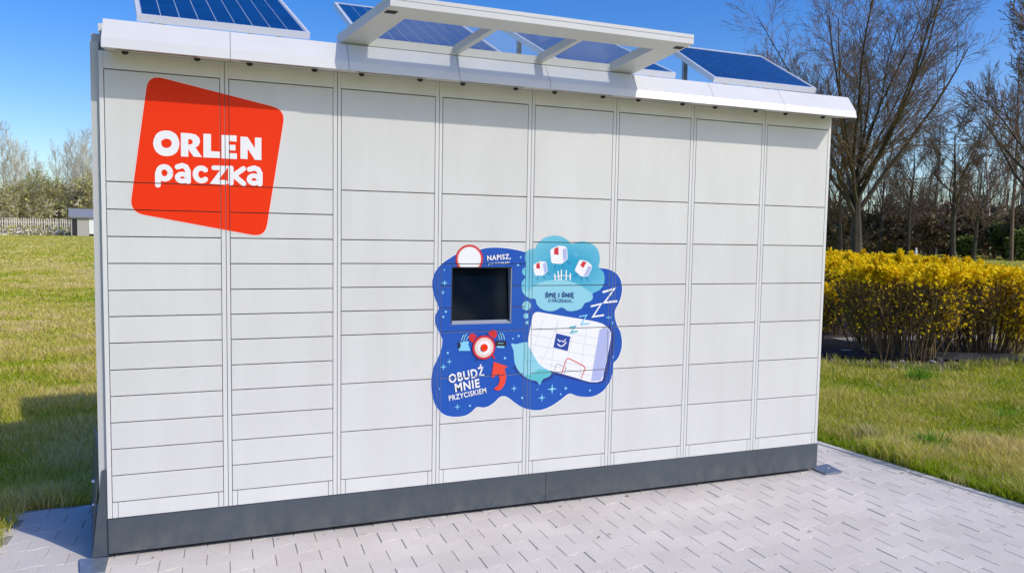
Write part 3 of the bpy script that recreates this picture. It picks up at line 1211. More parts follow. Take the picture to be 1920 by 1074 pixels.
# thought cloud
F.poly(smooth_loop([A(*p) for p in [(915, 200), (950, 175), (1000, 165), (1015, 130), (1060, 85), (1120, 60), (1180, 55), (1240, 70), (1290, 105), (1315, 128), (1360, 112), (1420, 105), (1490, 125),
                                    (1540, 170), (1560, 230), (1560, 290), (1552, 332), (1590, 370), (1603, 420), (1595, 480), (1560, 530), (1500, 560), (1500, 600), (1475, 630), (1430, 645), (1400, 690),
                                    (1340, 712), (1280, 712), (1228, 682), (1170, 710), (1110, 715), (1050, 695), (1010, 655), (996, 608), (950, 605), (900, 570), (878, 520), (880, 460), (912, 415), (885, 390),
                                    (885, 350), (915, 325), (912, 290), (905, 250)]], 3), M_CLOUD)
F.poly(smooth_loop([A(*p) for p in [(985, 500), (1040, 465), (1120, 446), (1220, 440), (1320, 460), (1400, 495), (1470, 545), (1498, 575), (1498, 605), (1472, 630), (1430, 645), (1400, 690), (1340, 711), (1280, 711),
                                    (1228, 682), (1170, 709), (1110, 714), (1050, 695), (1010, 655), (996, 608), (950, 604), (902, 570), (882, 528), (930, 540)]], 3), M_CYANL)
for cx_, cy_, r_ in ((920, 668, 37), (915, 757, 22), (927, 815, 14)):
    F.disc(A(cx_, cy_), px2m(r_), M_CYANL)
# dancing parcels
for cx_, cy_, s_, an in ((1205, 222, 74, -.12), (1042, 342, 58, -.2), (1420, 340, 66, .45)):
    c_ = Vector(A(cx_, cy_))
    h_ = px2m(s_)

    def Q(a, b_, c_=c_, h_=h_, an=-an):
        return (c_.x + h_ * (a * math.cos(an) - b_ * math.sin(an)), c_.y + h_ * (a * math.sin(an) + b_ * math.cos(an)))
    F.poly(rounded([Q(-1, -.8), Q(.2, -1.05), Q(1, -.6), Q(1, .75), Q(.1, 1), Q(-1, .7)], h_ * .25, 4), M_PWHITE)
    F.poly([Q(.45, -.85), Q(.92, -.52), Q(.92, .65), Q(.45, .5)], M_LAV)
    F.poly([Q(-.6, .1), Q(-.05, .0), Q(.0, .85), Q(-.5, .72)], M_CRIM)
    F.stroke([Q(-.5, -1.0), Q(-.75, -1.5)], .003, M_NAVY)
    F.stroke([Q(.8, -.8), Q(1.3, -1.1)], .003, M_NAVY)
    F.stroke([Q(.3, -1.1), Q(.35, -1.5)], .003, M_NAVY)
for a_, b_ in (((1070, 250), (1110, 235)), ((1325, 210), (1360, 240)), ((1345, 205), (1380, 232))):
    F.stroke([A(*a_), A(*b_)], .003, M_LBLUE)
# little fence of strokes
for a_, t_ in ((1165, 395), (1195, 368), (1225, 358), (1268, 362), (1303, 388)):
    F.stroke([A(a_ + (8 if a_ < 1200 else -2), 442), A(a_, t_)], .0075, M_PWHITE)
F.stroke([A(1160, 415), A(1230, 402), A(1308, 412)], .0035, M_PWHITE)
# QR medallion, left without its code
F.disc(A(420, 260), px2m(110), M_CRIM, n=48)
F.disc(A(420, 260), px2m(95), M_PINK, n=48)
F.disc(A(420, 258), px2m(86), M_PWHITE, n=48)
# Zs
for pts, wd, mt_ in (([(1592, 548), (1690, 518), (1600, 640), (1706, 628)], .0125, M_PWHITE), ([(1488, 672), (1573, 650), (1500, 764), (1592, 750)], .0105, M_PWHITE),
                     ([(1384, 762), (1446, 750), (1398, 832), (1465, 822)], .0075, M_LBLUE), ([(1302, 856), (1350, 846), (1308, 902), (1360, 892)], .009, M_TEAL)):
    F.stroke([A(*p) for p in pts], wd, mt_)
# sparkles
for x_, y_, r_ in ((203, 468, 28), (187, 551, 22), (213, 720, 12), (190, 765, 12), (200, 355, 8), (845, 310, 14), (868, 243, 10), (1637, 770, 30), (1668, 818, 12), (850, 932, 12), (800, 955, 9)):
    (F.sparkle if r_ > 18 else F.disc)(A(x_, y_), px2m(r_ * (.98 if r_ > 18 else .75)), M_LBLUE)
for x_, y_, r_ in ((197, 420, 30), (250, 373, 26), (236, 294, 12), (750, 340, 13), (832, 613, 30), (1175, 618, 48), (1082, 697, 38), (1297, 612, 15), (1252, 665, 10), (905, 697, 13), (1042, 622, 7), (1515, 630, 12),
                   (322, 778, 28), (435, 768, 12), (163, 617, 10), (1725, 330, 12)):
    (F.sparkle if r_ > 18 else F.disc)(B(x_, y_), px2m(r_ * (.98 if r_ > 18 else .75), 4.8), M_LBLUE)
# alarm clock print
F.stroke([B(510, 335), B(492, 362)], .009, M_NAVY)
F.stroke([B(640, 315), B(655, 340)], .009, M_CRIM)
F.disc(B(463, 160), px2m(40, 4.8), M_CRIM, sx=.8, rot=.6)
F.disc(B(640, 128), px2m(40, 4.8), M_CRIM, sx=.9, rot=-.6)
F.stroke([B(480, 178), B(510, 150), B(545, 138)], .010, M_NAVY)
F.stroke([B(590, 130), B(620, 150), B(650, 178)], .010, M_NAVY)
for pts in ([(358, 180), (370, 150), (382, 132)], [(380, 182), (392, 145), (408, 122)], [(403, 182), (412, 160), (422, 146)],
            [(745, 172), (740, 140), (725, 118)], [(722, 172), (718, 140), (706, 114)], [(700, 175), (698, 150), (692, 135)]):
    F.stroke([B(*p) for p in pts], .0045, M_CYANL)
F.poly([B(338, 195), B(370, 200), B(372, 188), B(430, 192), B(420, 215), B(440, 275), B(335, 275)], M_LBLUE)
F.poly([B(330, 190), B(352, 205), B(350, 250), B(330, 250)], M_BLACK)
F.poly([B(665, 185), B(762, 188), B(762, 232), B(668, 232)], M_BLACK)
F.poly([B(675, 232), B(745, 232), B(745, 248), B(678, 248)], M_LBLUE)
F.stroke([B(690, 207), B(735, 208)], .003, M_LBLUE)
# arrow
F.poly([B(*p) for p in [(650, 372), (776, 416), (746, 438), (764, 500), (752, 565), (728, 610), (695, 632), (668, 630), (652, 612), (690, 582), (704, 535), (692, 482), (640, 516), (628, 508)]], mat('print_arrow_red', (.80, .06, .03), .4))
# words
F.text('OBUDŹ', B(401, 480), .192, .064, .16, M_PWHITE, .03)
F.text('MNIE', B(412, 585), .135, .046, .14, M_PWHITE, .03)
F.text('PRZYCISKIEM', B(415, 665), .205, .029, .15, M_PWHITE, .022)
F.text('NAPISZ,', A(678, 248), .130, .032, .08, M_PWHITE, .03)
F.text('JAK DZIAŁAM', A(675, 298), .118, .0135, .08, M_PWHITE, .012)
F.text('ŚPIĘ I ŚNIĘ', A(1210, 574), .170, .040, -.005, M_NAVY, .032)
F.text('O PACZKACH...', A(1222, 624), .150, .0175, -.03, M_NAVY, .012)
F.build_cut('mural_sticker', L, [(SX0, SX1, SZ0, SZ1)])

# real push button in the middle of the printed clock
b = MB()
c_ = B(560, 245)
b.cyl_y(c_[0], c_[1], -0.0078, -0.0054, px2m(97, 4.8), M_CRIM, 40, px2m(95, 4.8))
o = b.build('button_housing', L)
b = MB()
b.cyl_y(c_[0], c_[1], -0.0095, -0.0080, px2m(80, 4.8), M_PINK, 40, px2m(78, 4.8))
b.cyl_y(c_[0], c_[1], -0.0101, -0.0096, px2m(55, 4.8), M_PWHITE, 40, px2m(52, 4.8))
b.build('button_dial', o)
b = MB()
b.cyl_y(c_[0], c_[1], -0.0165, -0.0103, px2m(31, 4.8), M_RED, 32, px2m(27, 4.8))
b.build('push_button', o)

# ================================================================== SOLAR PANELS
def solar(x0, x1, y0, z0, slope, yl, shear, label, ncol, nrow, legs):
    t = thing('solar_panel', label, 'solar panel', (x0, y0, 2.334), 0, 'solar panels on the locker roof')
    W_ = x1 - x0
    ly = yl - y0
    Ls = math.hypot(ly, ly * slope)
    a = math.atan(slope)

    def T(x, s, h):       # panel coordinates: x across, s up the slope, h out of the face
        y = s * math.cos(a) - h * math.sin(a)
        z = s * math.sin(a) + h * math.cos(a)
        return (x + shear * y, y, z + z0 - 2.334)

    def hb(xa, xb, sa, sb, ha, hb_, material, name):
        m_ = MB()
        m_.hexa([T(xa, sa, ha), T(xb, sa, ha), T(xb, sb, ha), T(xa, sb, ha)], [T(xa, sa, hb_), T(xb, sa, hb_), T(xb, sb, hb_), T(xa, sb, hb_)], material)
        return m_.build(name, t)
    e_ = .014
    m_ = MB()
    for (xa, xb, sa, sb) in ((0, W_, 0, e_), (0, W_, Ls - e_, Ls), (0, e_, e_, Ls - e_), (W_ - e_, W_, e_, Ls - e_)):
        m_.hexa([T(xa, sa, -.03), T(xb, sa, -.03), T(xb, sb, -.03), T(xa, sb, -.03)], [T(xa, sa, .002), T(xb, sa, .002), T(xb, sb, .002), T(xa, sb, .002)], M_ALU)
    m_.build('panel_frame', t)
    hb(e_ + .0003, W_ - e_ - .0003, e_ + .0003, Ls - e_ - .0003, -.006, -.0015, M_BACK, 'backsheet')
    cw = (W_ - 2 * e_ - .012) / ncol
    ch_ = (Ls - 2 * e_ - .012) / nrow
    g_ = .0019
    o0 = Vector(T(0, 0, 0))
    m_ = MB()
    m_.hexa([Vector(T(x, q, -.0015)) - o0 for x, q in ((g_, g_), (cw - g_, g_), (cw - g_, ch_ - g_), (g_, ch_ - g_))],
            [Vector(T(x, q, -.0003)) - o0 for x, q in ((g_, g_), (cw - g_, g_), (cw - g_, ch_ - g_), (g_, ch_ - g_))], M_CELL)
    cm = m_.mesh('solar_cell')
    for i in range(ncol):
        for j in range(nrow):
            c__ = link('solar_cell', cm, t)
            c__.location = T(e_ + .006 + i * cw, e_ + .006 + j * ch_, 0)
    for lx, ls in legs:
        p_ = T(lx * W_, ls * Ls, -.031)
        m_ = MB()
        m_.box((p_[0] - .014, p_[1] - .012, 0.0005), (p_[0] + .014, p_[1] + .012, max(.012, p_[2])), M_GALV)
        m_.box((p_[0] - .03, p_[1] - .02, 0.0002), (p_[0] + .04, p_[1] + .025, 0.006), M_GALV)
        m_.build('leg', t)
    return t


LG = [(.14, .04), (.82, .04), (.14, .85), (.82, .85)]
solar(.140, .885, .10, 2.413, .50, 1.05, -.13, 'leftmost solar panel on the locker roof, above the red logo', 9, 11, LG)
solar(1.130, 1.877, .10, 2.413, .452, 1.10, 0, 'solar panel behind the left part of the glazed canopy', 9, 11, LG)
solar(2.190, 2.935, .10, 2.413, .452, 1.10, 0, 'solar panel seen through the right panes of the glazed canopy', 9, 11, LG)
solar(3.200, 3.965, .10, 2.413, .585, .64, 0, 'rightmost solar panel on the roof, in the open beside the bare trees', 9, 8, LG)


# ================================================================== PLANTS
def rv(s=1.0):
    return Vector((random.gauss(0, s), random.gauss(0, s), random.gauss(0, s)))


def branch(mb, p, d, r, ln, lev, spec, mats_):
    """recursive bare branch"""
    nseg = spec['seg'][lev]
    pts, rad, dirs = [p.copy()], [r], [d.copy()]
    q = p.copy()
    dd = d.copy()
    for i in range(nseg):
        dd = (dd + rv(spec['wob'][lev]) + Vector((0, 0, spec['up'][lev])) * .5).normalized()
        q = q + dd * (ln / nseg)
        pts.append(q.copy())
        dirs.append(dd.copy())
        rad.append(max(r * (1 - (i + 1) / nseg * .78), spec['rmin']))
    mb[min(lev, len(mb) - 1)].tube(pts, rad, spec['sides'][lev], mats_[min(lev, len(mats_) - 1)])
    if lev + 1 >= len(spec['n']):
        return
    n = spec['n'][lev + 1]
    n = max(1, int(n * random.uniform(.8, 1.25)))
    for k in range(n):
        t = spec['start'][lev] + (1 - spec['start'][lev]) * ((k + random.random()) / n)
        f = t * nseg
        i = min(int(f), nseg - 1)
        pp = pts[i].lerp(pts[i + 1], f - i)
        base_d = dirs[i + 1]
        o_ = base_d.orthogonal().normalized()
        o_.rotate(Matrix.Rotation(random.uniform(0, 2 * PI), 3, base_d))
        an = R(random.gauss(spec['ang'][lev + 1], 9))
        nd = (base_d * math.cos(an) + o_ * math.sin(an)).normalized()
        cl = ln * spec['len'][lev + 1] * random.uniform(.65, 1.2) * (1.12 - .55 * t)
        branch(mb, pp, nd, max(rad[i] * spec['rr'][lev + 1], spec['rmin']), cl, lev + 1, spec, mats_)


BIG = dict(n=[1, 16, 17, 10, 5], seg=[4, 9, 6, 4, 2], wob=[.05, .06, .075, .09, .08], up=[.2, .10, .07, .05, .04], ang=[0, 34, 36, 38, 32],
           len=[1, 2.3, .36, .50, .62], start=[.42, .14, .08, .06, 0], rr=[1, .43, .40, .36, .6], sides=[8, 6, 4, 3, 3], rmin=.0058)
MID = dict(n=[1, 17, 10, 8, 4], seg=[7, 5, 4, 3, 2], wob=[.05, .09, .10, .11, .12], up=[.3, .16, .12, .1, .1], ang=[0, 40, 34, 34, 32],
           len=[1, .50, .46, .48, .5], start=[.20, .12, .1, .1, 0], rr=[1, .44, .40, .42, .5], sides=[7, 5, 3, 3, 3], rmin=.0085)
SLIM = dict(n=[1, 24, 11, 8], seg=[8, 4, 3, 2], wob=[.035, .07, .09, .1], up=[.4, .3, .2, .15], ang=[0, 32, 32, 30],
            len=[1, .25, .5, .5], start=[.22, .1, .1, 0], rr=[1, .36, .42, .5], sides=[6, 4, 3, 3], rmin=.0105)
THICK = dict(n=[1, 5, 7, 6], seg=[3, 4, 3, 2], wob=[.1, .16, .2, .2], up=[.2, .15, .1, .1], ang=[0, 40, 42, 40],
             len=[1, .8, .55, .5], start=[.1, .1, .1, 0], rr=[1, .6, .5, .5], sides=[5, 4, 3, 3], rmin=.016)


def make_tree(name, label, cat, loc, height, spec, mats_, trunk_frac, r0, group, sd, stems=1, leaves=None, leafmat=None, nleaf=0, lsize=.15):
    random.seed(sd)
    t = thing(name, label, cat, loc, 0, group)
    tr, cr = MB(), MB()
    for s in range(stems):
        p = Vector((random.gauss(0, .15 * (stems > 1)), random.gauss(0, .15 * (stems > 1)), -.05))
        d = Vector((random.gauss(0, .03 + .22 * (stems > 1)), random.gauss(0, .03 + .22 * (stems > 1)), 1)).normalized()
        branch([tr, tr, cr] if stems == 1 else [tr, cr], p, d, r0, height * trunk_frac, 0, spec, mats_)
    if nleaf:
        lf = MB()
        vv = cr.v[::3]
        for k in range(nleaf):
            c_ = Vector(random.choice(vv)) + rv(.12)
            a_, b_ = rv().normalized() * lsize, rv().normalized() * lsize
            lf.add([c_ - a_, c_ + b_ * .6, c_ + a_, c_ - b_ * .6], [(0, 1, 2, 3)], leafmat)
        lf.build('leaves', t)
    zt = max(v[2] for v in cr.v)
    k_ = height / zt
    tr.build('trunk', t)
    cr.build('branches', t)
    t.scale = (k_, k_, k_)
    return t


def top_h(u, v, d):
    hor = 424.4 + (u - 0) / 1920 * 32.8
    return CAM.z + (hor - v) / FPX * d * 1.0


# right-hand side
GR = 'bare trees of the park behind the yellow hedge'
big = make_tree('bare_tree', 'tallest wide bare tree, its thick dark trunk right beside the locker', 'tree', far(1603, 44), 17.6, BIG, [M_BARK, M_BARK, M_TWIG], .30, .33, GR, 11)
big.rotation_euler = (0, 0, 4.6)
mid = make_tree('bare_tree', 'round bare tree with a dark trunk in the middle of the tree row', 'tree', far(1784, 66), top_h(1784, 232, 66), MID, [M_BARK, M_BARK, M_TWIG], .72, .17, GR, 21)
mid2 = make_tree('bare_tree', 'smaller bare tree with spreading limbs between the tall wide tree and the round one', 'tree', far(1700, 78), top_h(1700, 262, 78), MID, [M_BARK, M_BARK, M_TWIG], .66, .15, GR, 31)
slim = make_tree('bare_tree', 'tall slender bare tree with pale upright branches at the right end', 'tree', far(1893, 78), top_h(1893, 120, 78), SLIM, [M_TWIG, M_TWIG, M_TWIG], .97, .20, GR, 41)
slim2 = make_tree('bare_tree', 'slim bare tree with two thirds bare stem right of the round tree', 'tree', far(1852, 92), top_h(1852, 165, 92), SLIM, [M_BIRCH, M_TWIG, M_TWIG], .97, .17, GR, 51)
random.seed(5)


def place(proto, label, u, d, v, rz):
    c_ = copy_tree(proto)
    c_.location = far(u, d)
    h0 = max(v_.co.z for ch in proto.children for v_ in ch.data.vertices)
    k_ = top_h(u, v, d) / h0
    c_.scale = (k_, k_, k_)
    c_.rotation_euler = (0, 0, rz)
    c_['label'] = label
    return c_


place(mid2, 'dark bare tree half hidden behind the right edge of the locker', 1572, 58, 210, 2.0)
place(mid, 'low bare tree squeezed behind the tall wide tree trunk', 1645, 84, 270, 4.1)
place(slim, 'thin bare tree rising just left of the round tree', 1745, 96, 215, 1.2)
place(mid, 'short bare tree with tangled crown right of the round tree', 1822, 74, 300, 3.0)
place(slim2, 'pale slender bare tree second from the right picture edge', 1872, 99, 200, 2.4)
place(mid2, 'bare tree on the right picture edge whose upper limbs reach in from outside', 1952, 60, 20, .7)
place(slim, 'thin pale trunked tree on the right picture edge', 1913, 96, 170, 5.0)
place(slim2, 'faint thin bare tree between the wide tree and the round tree', 1722, 104, 250, 3.9)

GT = 'leafless thicket shrubs under the park trees'
th = make_tree('thicket_shrub', 'brown leafless thicket at the foot of the tall wide tree', 'shrub', far(1640, 88), 5.4, THICK, [M_TWIG], .42, .05, GT, 61, stems=9, leafmat=M_LEAFB, nleaf=1500, lsize=.16)
th2 = make_tree('evergreen_shrub', 'low green leafy shrub among the thin trunks at the right', 'shrub', far(1890, 86), 3.4, THICK, [M_TWIG], .42, .04, 'green shrubs under the park trees', 71, stems=7, leafmat=M_LEAFG, nleaf=2600, lsize=.16)
random.seed(6)
TL = ['dark thicket hidden next to the locker edge', 'thicket left of the small white post', 'thicket right of the small white post', 'dense brown thicket under the smaller spreading tree',
      'thicket directly below the round bare tree', 'thicket right of the round tree trunk', 'thicket between the two pale slender trunks', 'thicket at the right picture edge']
for i, (u, d, v) in enumerate(((1565, 80, 375), (1690, 92, 400), (1735, 84, 392), (1712, 100, 372), (1775, 90, 385), (1815, 96, 375), (1858, 90, 395), (1925, 84, 388))):
    place(th, TL[i], u, d, v, random.uniform(0, 6))
for i, (u, d, v) in enumerate(((1660, 96, 425), (1800, 84, 440), (1925, 80, 430))):
    place(th2, ['low green shrub right of the tall wide tree trunk', 'low dark green shrub beneath the round tree', 'green shrub at the right picture edge'][i], u, d, v, random.uniform(0, 6))

# the tree on the other side of the square that the screen glass mirrors
tb = copy_tree(big)
tb.location = (6.0, -11.5, 0)
hb0 = max(v_.co.z for ch in big.children for v_ in ch.data.vertices)
tb.scale = (8.5 / hb0,) * 3
tb['label'] = 'bare tree behind the viewer, mirrored faintly in the dark terminal screen'
tb['group'] = 'bare trees on the viewer side'

# far wood closing the view
b = MB()
for k in range(12000):
    u = random.uniform(1490, 2080)
    d = random.uniform(108, 126)
    p = far(u, d)
    h = 4.9 + 1.5 * math.sin(u * .035) + 1.2 * math.sin(u * .11 + 1)
    z = random.random() ** 1.4 * h
    c_ = Vector((p.x, p.y, z))
    a_, b_ = rv().normalized() * .34, rv().normalized() * .22
    b.add([c_ - a_, c_ + b_, c_ + a_, c_ - b_], [(0, 1, 2, 3)], M_LEAFB if random.random() < .8 else M_LEAFG)
for k in range(420):
    u = random.uniform(1490, 2080)
    d = random.uniform(106, 126)
    p = far(u, d)
    h = random.uniform(6, 13)
    lean = rv(.03)
    b.tube([p, p + Vector((lean.x * h, lean.y * h, h * .5)), p + Vector((lean.x * h * 2, lean.y * h * 2, h))], [.09, .06, .02], 3, M_BIRCH if random.random() < .15 else M_BARK)
tag(b.build('woodland'), 'dark brown mass of undergrowth and far trunks closing the view behind the yellow hedge', 'woodland', None, 'stuff')

# left-hand side
GL = 'pale bare trees beyond the fence on the left'
pale = make_tree('birch_tree', 'tall pale birch standing right behind the small shed', 'tree', far(141, 186), top_h(141, 268, 186), SLIM, [M_BIRCH, M_PTWIG, M_PTWIG], .95, .20, GL, 81)
pale2 = make_tree('birch_tree', 'tall pale bare tree at the left picture edge', 'tree', far(12, 180), top_h(12, 258, 180), SLIM, [M_BIRCH, M_PTWIG, M_PTWIG], .95, .22, GL, 91)
random.seed(8)
for i, (u, d, v, p_) in enumerate(((34, 191, 275, 0), (58, 182, 300, 1), (-18, 174, 250, 0), (172, 194, 262, 1), (112, 200, 285, 0), (158, 182, 272, 0), (84, 194, 320, 1), (22, 185, 285, 1), (46, 203, 290, 0), (148, 203, 280, 1), (180, 176, 255, 0), (72, 205, 305, 0), (128, 208, 290, 1))):
    place((pale, pale2)[p_], ['second pale bare tree from the left picture edge', 'short pale bare tree left of the green shrubs', 'pale bare tree cut off by the left picture edge',
                              'brownish bare tree directly beside the locker edge on the left', 'faint bare tree between shed and green shrubs', 'bare tree rising over the roof of the shed',
                              'low pale bare tree in front of the green shrubs', 'pale bare tree just right of the one at the left picture edge', 'pale bare tree above the middle of the far fence',
                              'pale bare tree between the shed birch and the locker', 'tallest brownish bare tree half hidden by the locker edge', 'thin bare tree behind the widest green shrub',
                              'thin bare tree above the left end of the shed roof'][i], u, d, v, random.uniform(0, 6))
GS = 'green shrubs beyond the fence on the left'
gs = make_tree('budding_shrub', 'widest green budding shrub left of the small shed', 'shrub', far(98, 177), top_h(98, 330, 177), THICK, [M_PTWIG], .42, .06, GS, 101, stems=9, leafmat=M_LEAFO, nleaf=2300, lsize=.16)
gy = make_tree('budding_shrub', 'yellowish green budding shrub near the left picture edge', 'shrub', far(28, 171), top_h(28, 352, 171), THICK, [M_PTWIG], .42, .05, GS, 111, stems=9, leafmat=M_LEAFY, nleaf=2200, lsize=.16)
random.seed(9)
for i, (u, d, v, p_) in enumerate(((62, 174, 335, 0), (-5, 168, 362, 1), (125, 179, 350, 1), (160, 176, 345, 1), (182, 174, 330, 1))):
    place((gs, gy)[p_], ['green shrub in the middle of the left tree row', 'yellowish shrub cut off by the left picture edge', 'olive shrub just left of the shed', 'yellowish shrub behind the shed roof',
                         'yellowish shrub touching the locker edge'][i], u, d, v, random.uniform(0, 6))

# low scrub under the left trees and along the fence
b = MB()
for k in range(9000):
    u = random.uniform(-60, 230)
    d = random.uniform(158, 203)
    p = far(u, d)
    z = random.random() ** 2 * (1.7 if d < 166 else 7.0)
    c_ = Vector((p.x, p.y, z))
    a_, b_ = rv().normalized() * .36, rv().normalized() * .25
    b.add([c_ - a_, c_ + b_, c_ + a_, c_ - b_], [(0, 1, 2, 3)], random.choice([M_LEAFY, M_PTWIG, M_FENCE] if z < 1.2 else [M_LEAFY, M_LEAFO, M_PTWIG]))
tag(b.build('scrub'), 'low tangled scrub growing along the far fence on the left', 'scrub', None, 'stuff')

# fence and shed
pf0, pf1 = far(-60, 162), far(136, 162)
fn = thing('picket_fence', 'long pale picket fence at the far end of the left lawn', 'fence')
dv = (pf1 - pf0)
n = 46
pk = MB()
pk.box((-.08, -.03, 0), (.08, .03, 2.95), M_FENCE)
pk.add([(-.08, -.03, 2.95), (.08, -.03, 2.95), (.08, .03, 2.95), (-.08, .03, 2.95), (0, -.03, 3.12), (0, .03, 3.12)], [(0, 1, 4), (1, 2, 5, 4), (2, 3, 5), (3, 0, 4, 5)], M_FENCE)
pkm = pk.mesh('picket')
ang = math.atan2(dv.y, dv.x)
for i in range(n):
    o = link('picket', pkm, fn)
    o.location = pf0 + dv * (i / (n - 1)) + Vector((0, 0, random.uniform(-.08, .05)))
    o.rotation_euler = (0, random.uniform(-.02, .02), ang)
for z in (.7, 2.3):
    b = MB()
    a_, c_ = pf0 + Vector((0, .03, z)), pf1 + Vector((0, .03, z))
    b.hexa([a_, c_, c_ + Vector((0, .05, 0)), a_ + Vector((0, .05, 0))], [a_ + Vector((0, 0, .1)), c_ + Vector((0, 0, .1)), c_ + Vector((0, .05, .1)), a_ + Vector((0, .05, .1))], M_FENCE)
    b.build('rail', fn)
sp = far(163, 155)
sh = thing('garden_shed', 'small shed with grey pitched roof and white front at the far lawn edge', 'shed', sp, R(9))
sh.scale = (1.3, 1.3, 1.5)
b = MB()
b.box((-1.75, 0, 0), (.4, 2.4, 2.2), M_SHEDW)
b.build('wall', sh)
b = MB()
b.box((.41, -.05, .25), (2.4, 2.4, 2.0), M_SHEDL)
b.build('white_wall', sh)
b = MB()
b.box((-1.6, -.03, 0), (-1.0, -.001, 2.0), M_BLACK)  # flat black sheet paints the darkness of the shed opening
b.build('door', sh)
b = MB()
b.prism_x([(-.35, 2.15), (1.2, 3.1), (2.75, 2.15), (2.75, 2.28), (1.2, 3.25), (-.35, 2.28)], -2.0, 2.6, M_ROOF)
b.build('roof', sh)
wp = far(1714, 70)
wt = thing('garden_statue', 'tiny white figure-like post on the lawn beyond the yellow hedge', 'statue', (wp.x, wp.y, 0))
b = MB()
b.box((-.35, -.35, 0), (.35, .35, .35), M_SHEDL)
b.build('pedestal', wt)
wt.scale = (.62, .62, .62)
b = MB()
prof = [(.0, .34), (.15, .30), (.45, .16), (.75, .20), (.95, .10), (1.05, .13), (1.2, .11), (1.28, .02)]
b.tube([Vector((0, 0, .35 + z)) for z, _ in prof], [r for _, r in prof], 10, M_SHEDL)
b.build('figure', wt)


M_OLD = mat('old_hedge_leaf', (0.15, 0.10, 0.022), rough=0.8, noise=0.5, nscale=8)


# ---- forsythia hedge
def forsythia(label, loc, rx, ry, h, nst, nfl, front, sd, top_only=.0):
    random.seed(sd)
    t = thing('forsythia_bush', label, 'bush', loc, 0, 'yellow flowering bushes of the hedge')
    st, fl = MB(), MB()
    pts_f = []
    for k in range(nst):
        a = random.uniform(0, 2 * PI)
        q = math.sqrt(random.random())
        p = Vector((rx * .62 * q * math.cos(a), ry * .62 * q * math.sin(a), -.03))
        tgt = Vector((rx * 1.0 * q * math.cos(a) + random.gauss(0, .12), ry * 1.0 * q * math.sin(a) + random.gauss(0, .12), h * random.uniform(.70, 1.0) * (1 - .16 * q * q)))
        stray = random.random() < .09
        if stray:
            tgt.z = h * random.uniform(1.01, 1.10)
        m1 = p.lerp(tgt, .35) + rv(.035)
        m1.z *= 1.12
        m2 = p.lerp(tgt, .7) + rv(.04)
        m2.z *= 1.05
        r0 = random.uniform(.006, .013)
        chain = [p, m1, m2, tgt]
        st.tube(chain, [r0, r0 * .8, r0 * .55, .0025], 4, M_STEM)
        for j in range(random.randint(15, 21)):
            f = random.uniform(.30, 1.0)
            i = min(int(f * 3), 2)
            s_ = chain[i].lerp(chain[i + 1], f * 3 - i)
            d = (Vector((math.cos(a) * .35, math.sin(a) * .35, .9)) + rv(.42)).normalized()
            ln = random.uniform(.12, .34)
            e1 = s_ + d * ln * .5 + rv(.012)
            e2 = e1 + (d + rv(.2)).normalized() * ln * .5
            if e2.z > h * .98:
                e2.z = h * random.uniform(.90, 1.0)
                e1.z = min(e1.z, h * .97)
            st.tube([s_, e1, e2], [.004, .003, .0015], 3, M_STEM)
            pts_f += [s_, e1, e2, e1.lerp(e2, .5), s_.lerp(e1, .5)]
    lv = MB()
    for c_ in random.choices([p for p in pts_f if .26 < p.z / h < .93], k=int(nfl * .55)):
        c_ = c_ + rv(.03)
        s_ = random.uniform(.010, .020)
        a_, b_ = rv().normalized() * s_, rv().normalized() * s_ * .6
        lv.add([c_ - a_, c_ + b_, c_ + a_, c_ - b_], [(0, 1, 2, 3)], M_OLD)
    lv.build('leaves', t)
    # flowers sit densest on the sheared top, then on the sunny side
    wts = []
    for p in pts_f:
        up = max(0, (p.z / h - .78) / .22)
        side = max(0, (p.x / rx) * .75 - (p.y / ry) * .25)
        wts.append(.022 + up ** 2.0 * 3.0 + front * side * (p.z / h > .22))
    ch = random.choices(pts_f, wts, k=int(nfl * 2.1))
    for c_ in ch:
        c_ = c_ + rv(.022)
        s_ = random.uniform(.015, .027)
        ax = (rv() + Vector((.25, -.75, .9))).normalized()
        u_ = ax.orthogonal().normalized()
        u_.rotate(Matrix.Rotation(random.uniform(0, 6.28), 3, ax))
        v_ = ax.cross(u_)
        fl.add([c_ - u_ * s_ * 1.2, c_ - v_ * s_ * .45, c_ + u_ * s_ * 1.2, c_ + v_ * s_ * .45], [(0, 1, 2, 3)], M_FLOWER)
        fl.add([c_ - v_ * s_ * 1.2 + ax * .002, c_ + u_ * s_ * .45 + ax * .002, c_ + v_ * s_ * 1.2 + ax * .002, c_ - u_ * s_ * .45 + ax * .002], [(0, 1, 2, 3)], M_FLOWER)
    st.build('stems', t)
    fl.build('flowers', t)
    return t


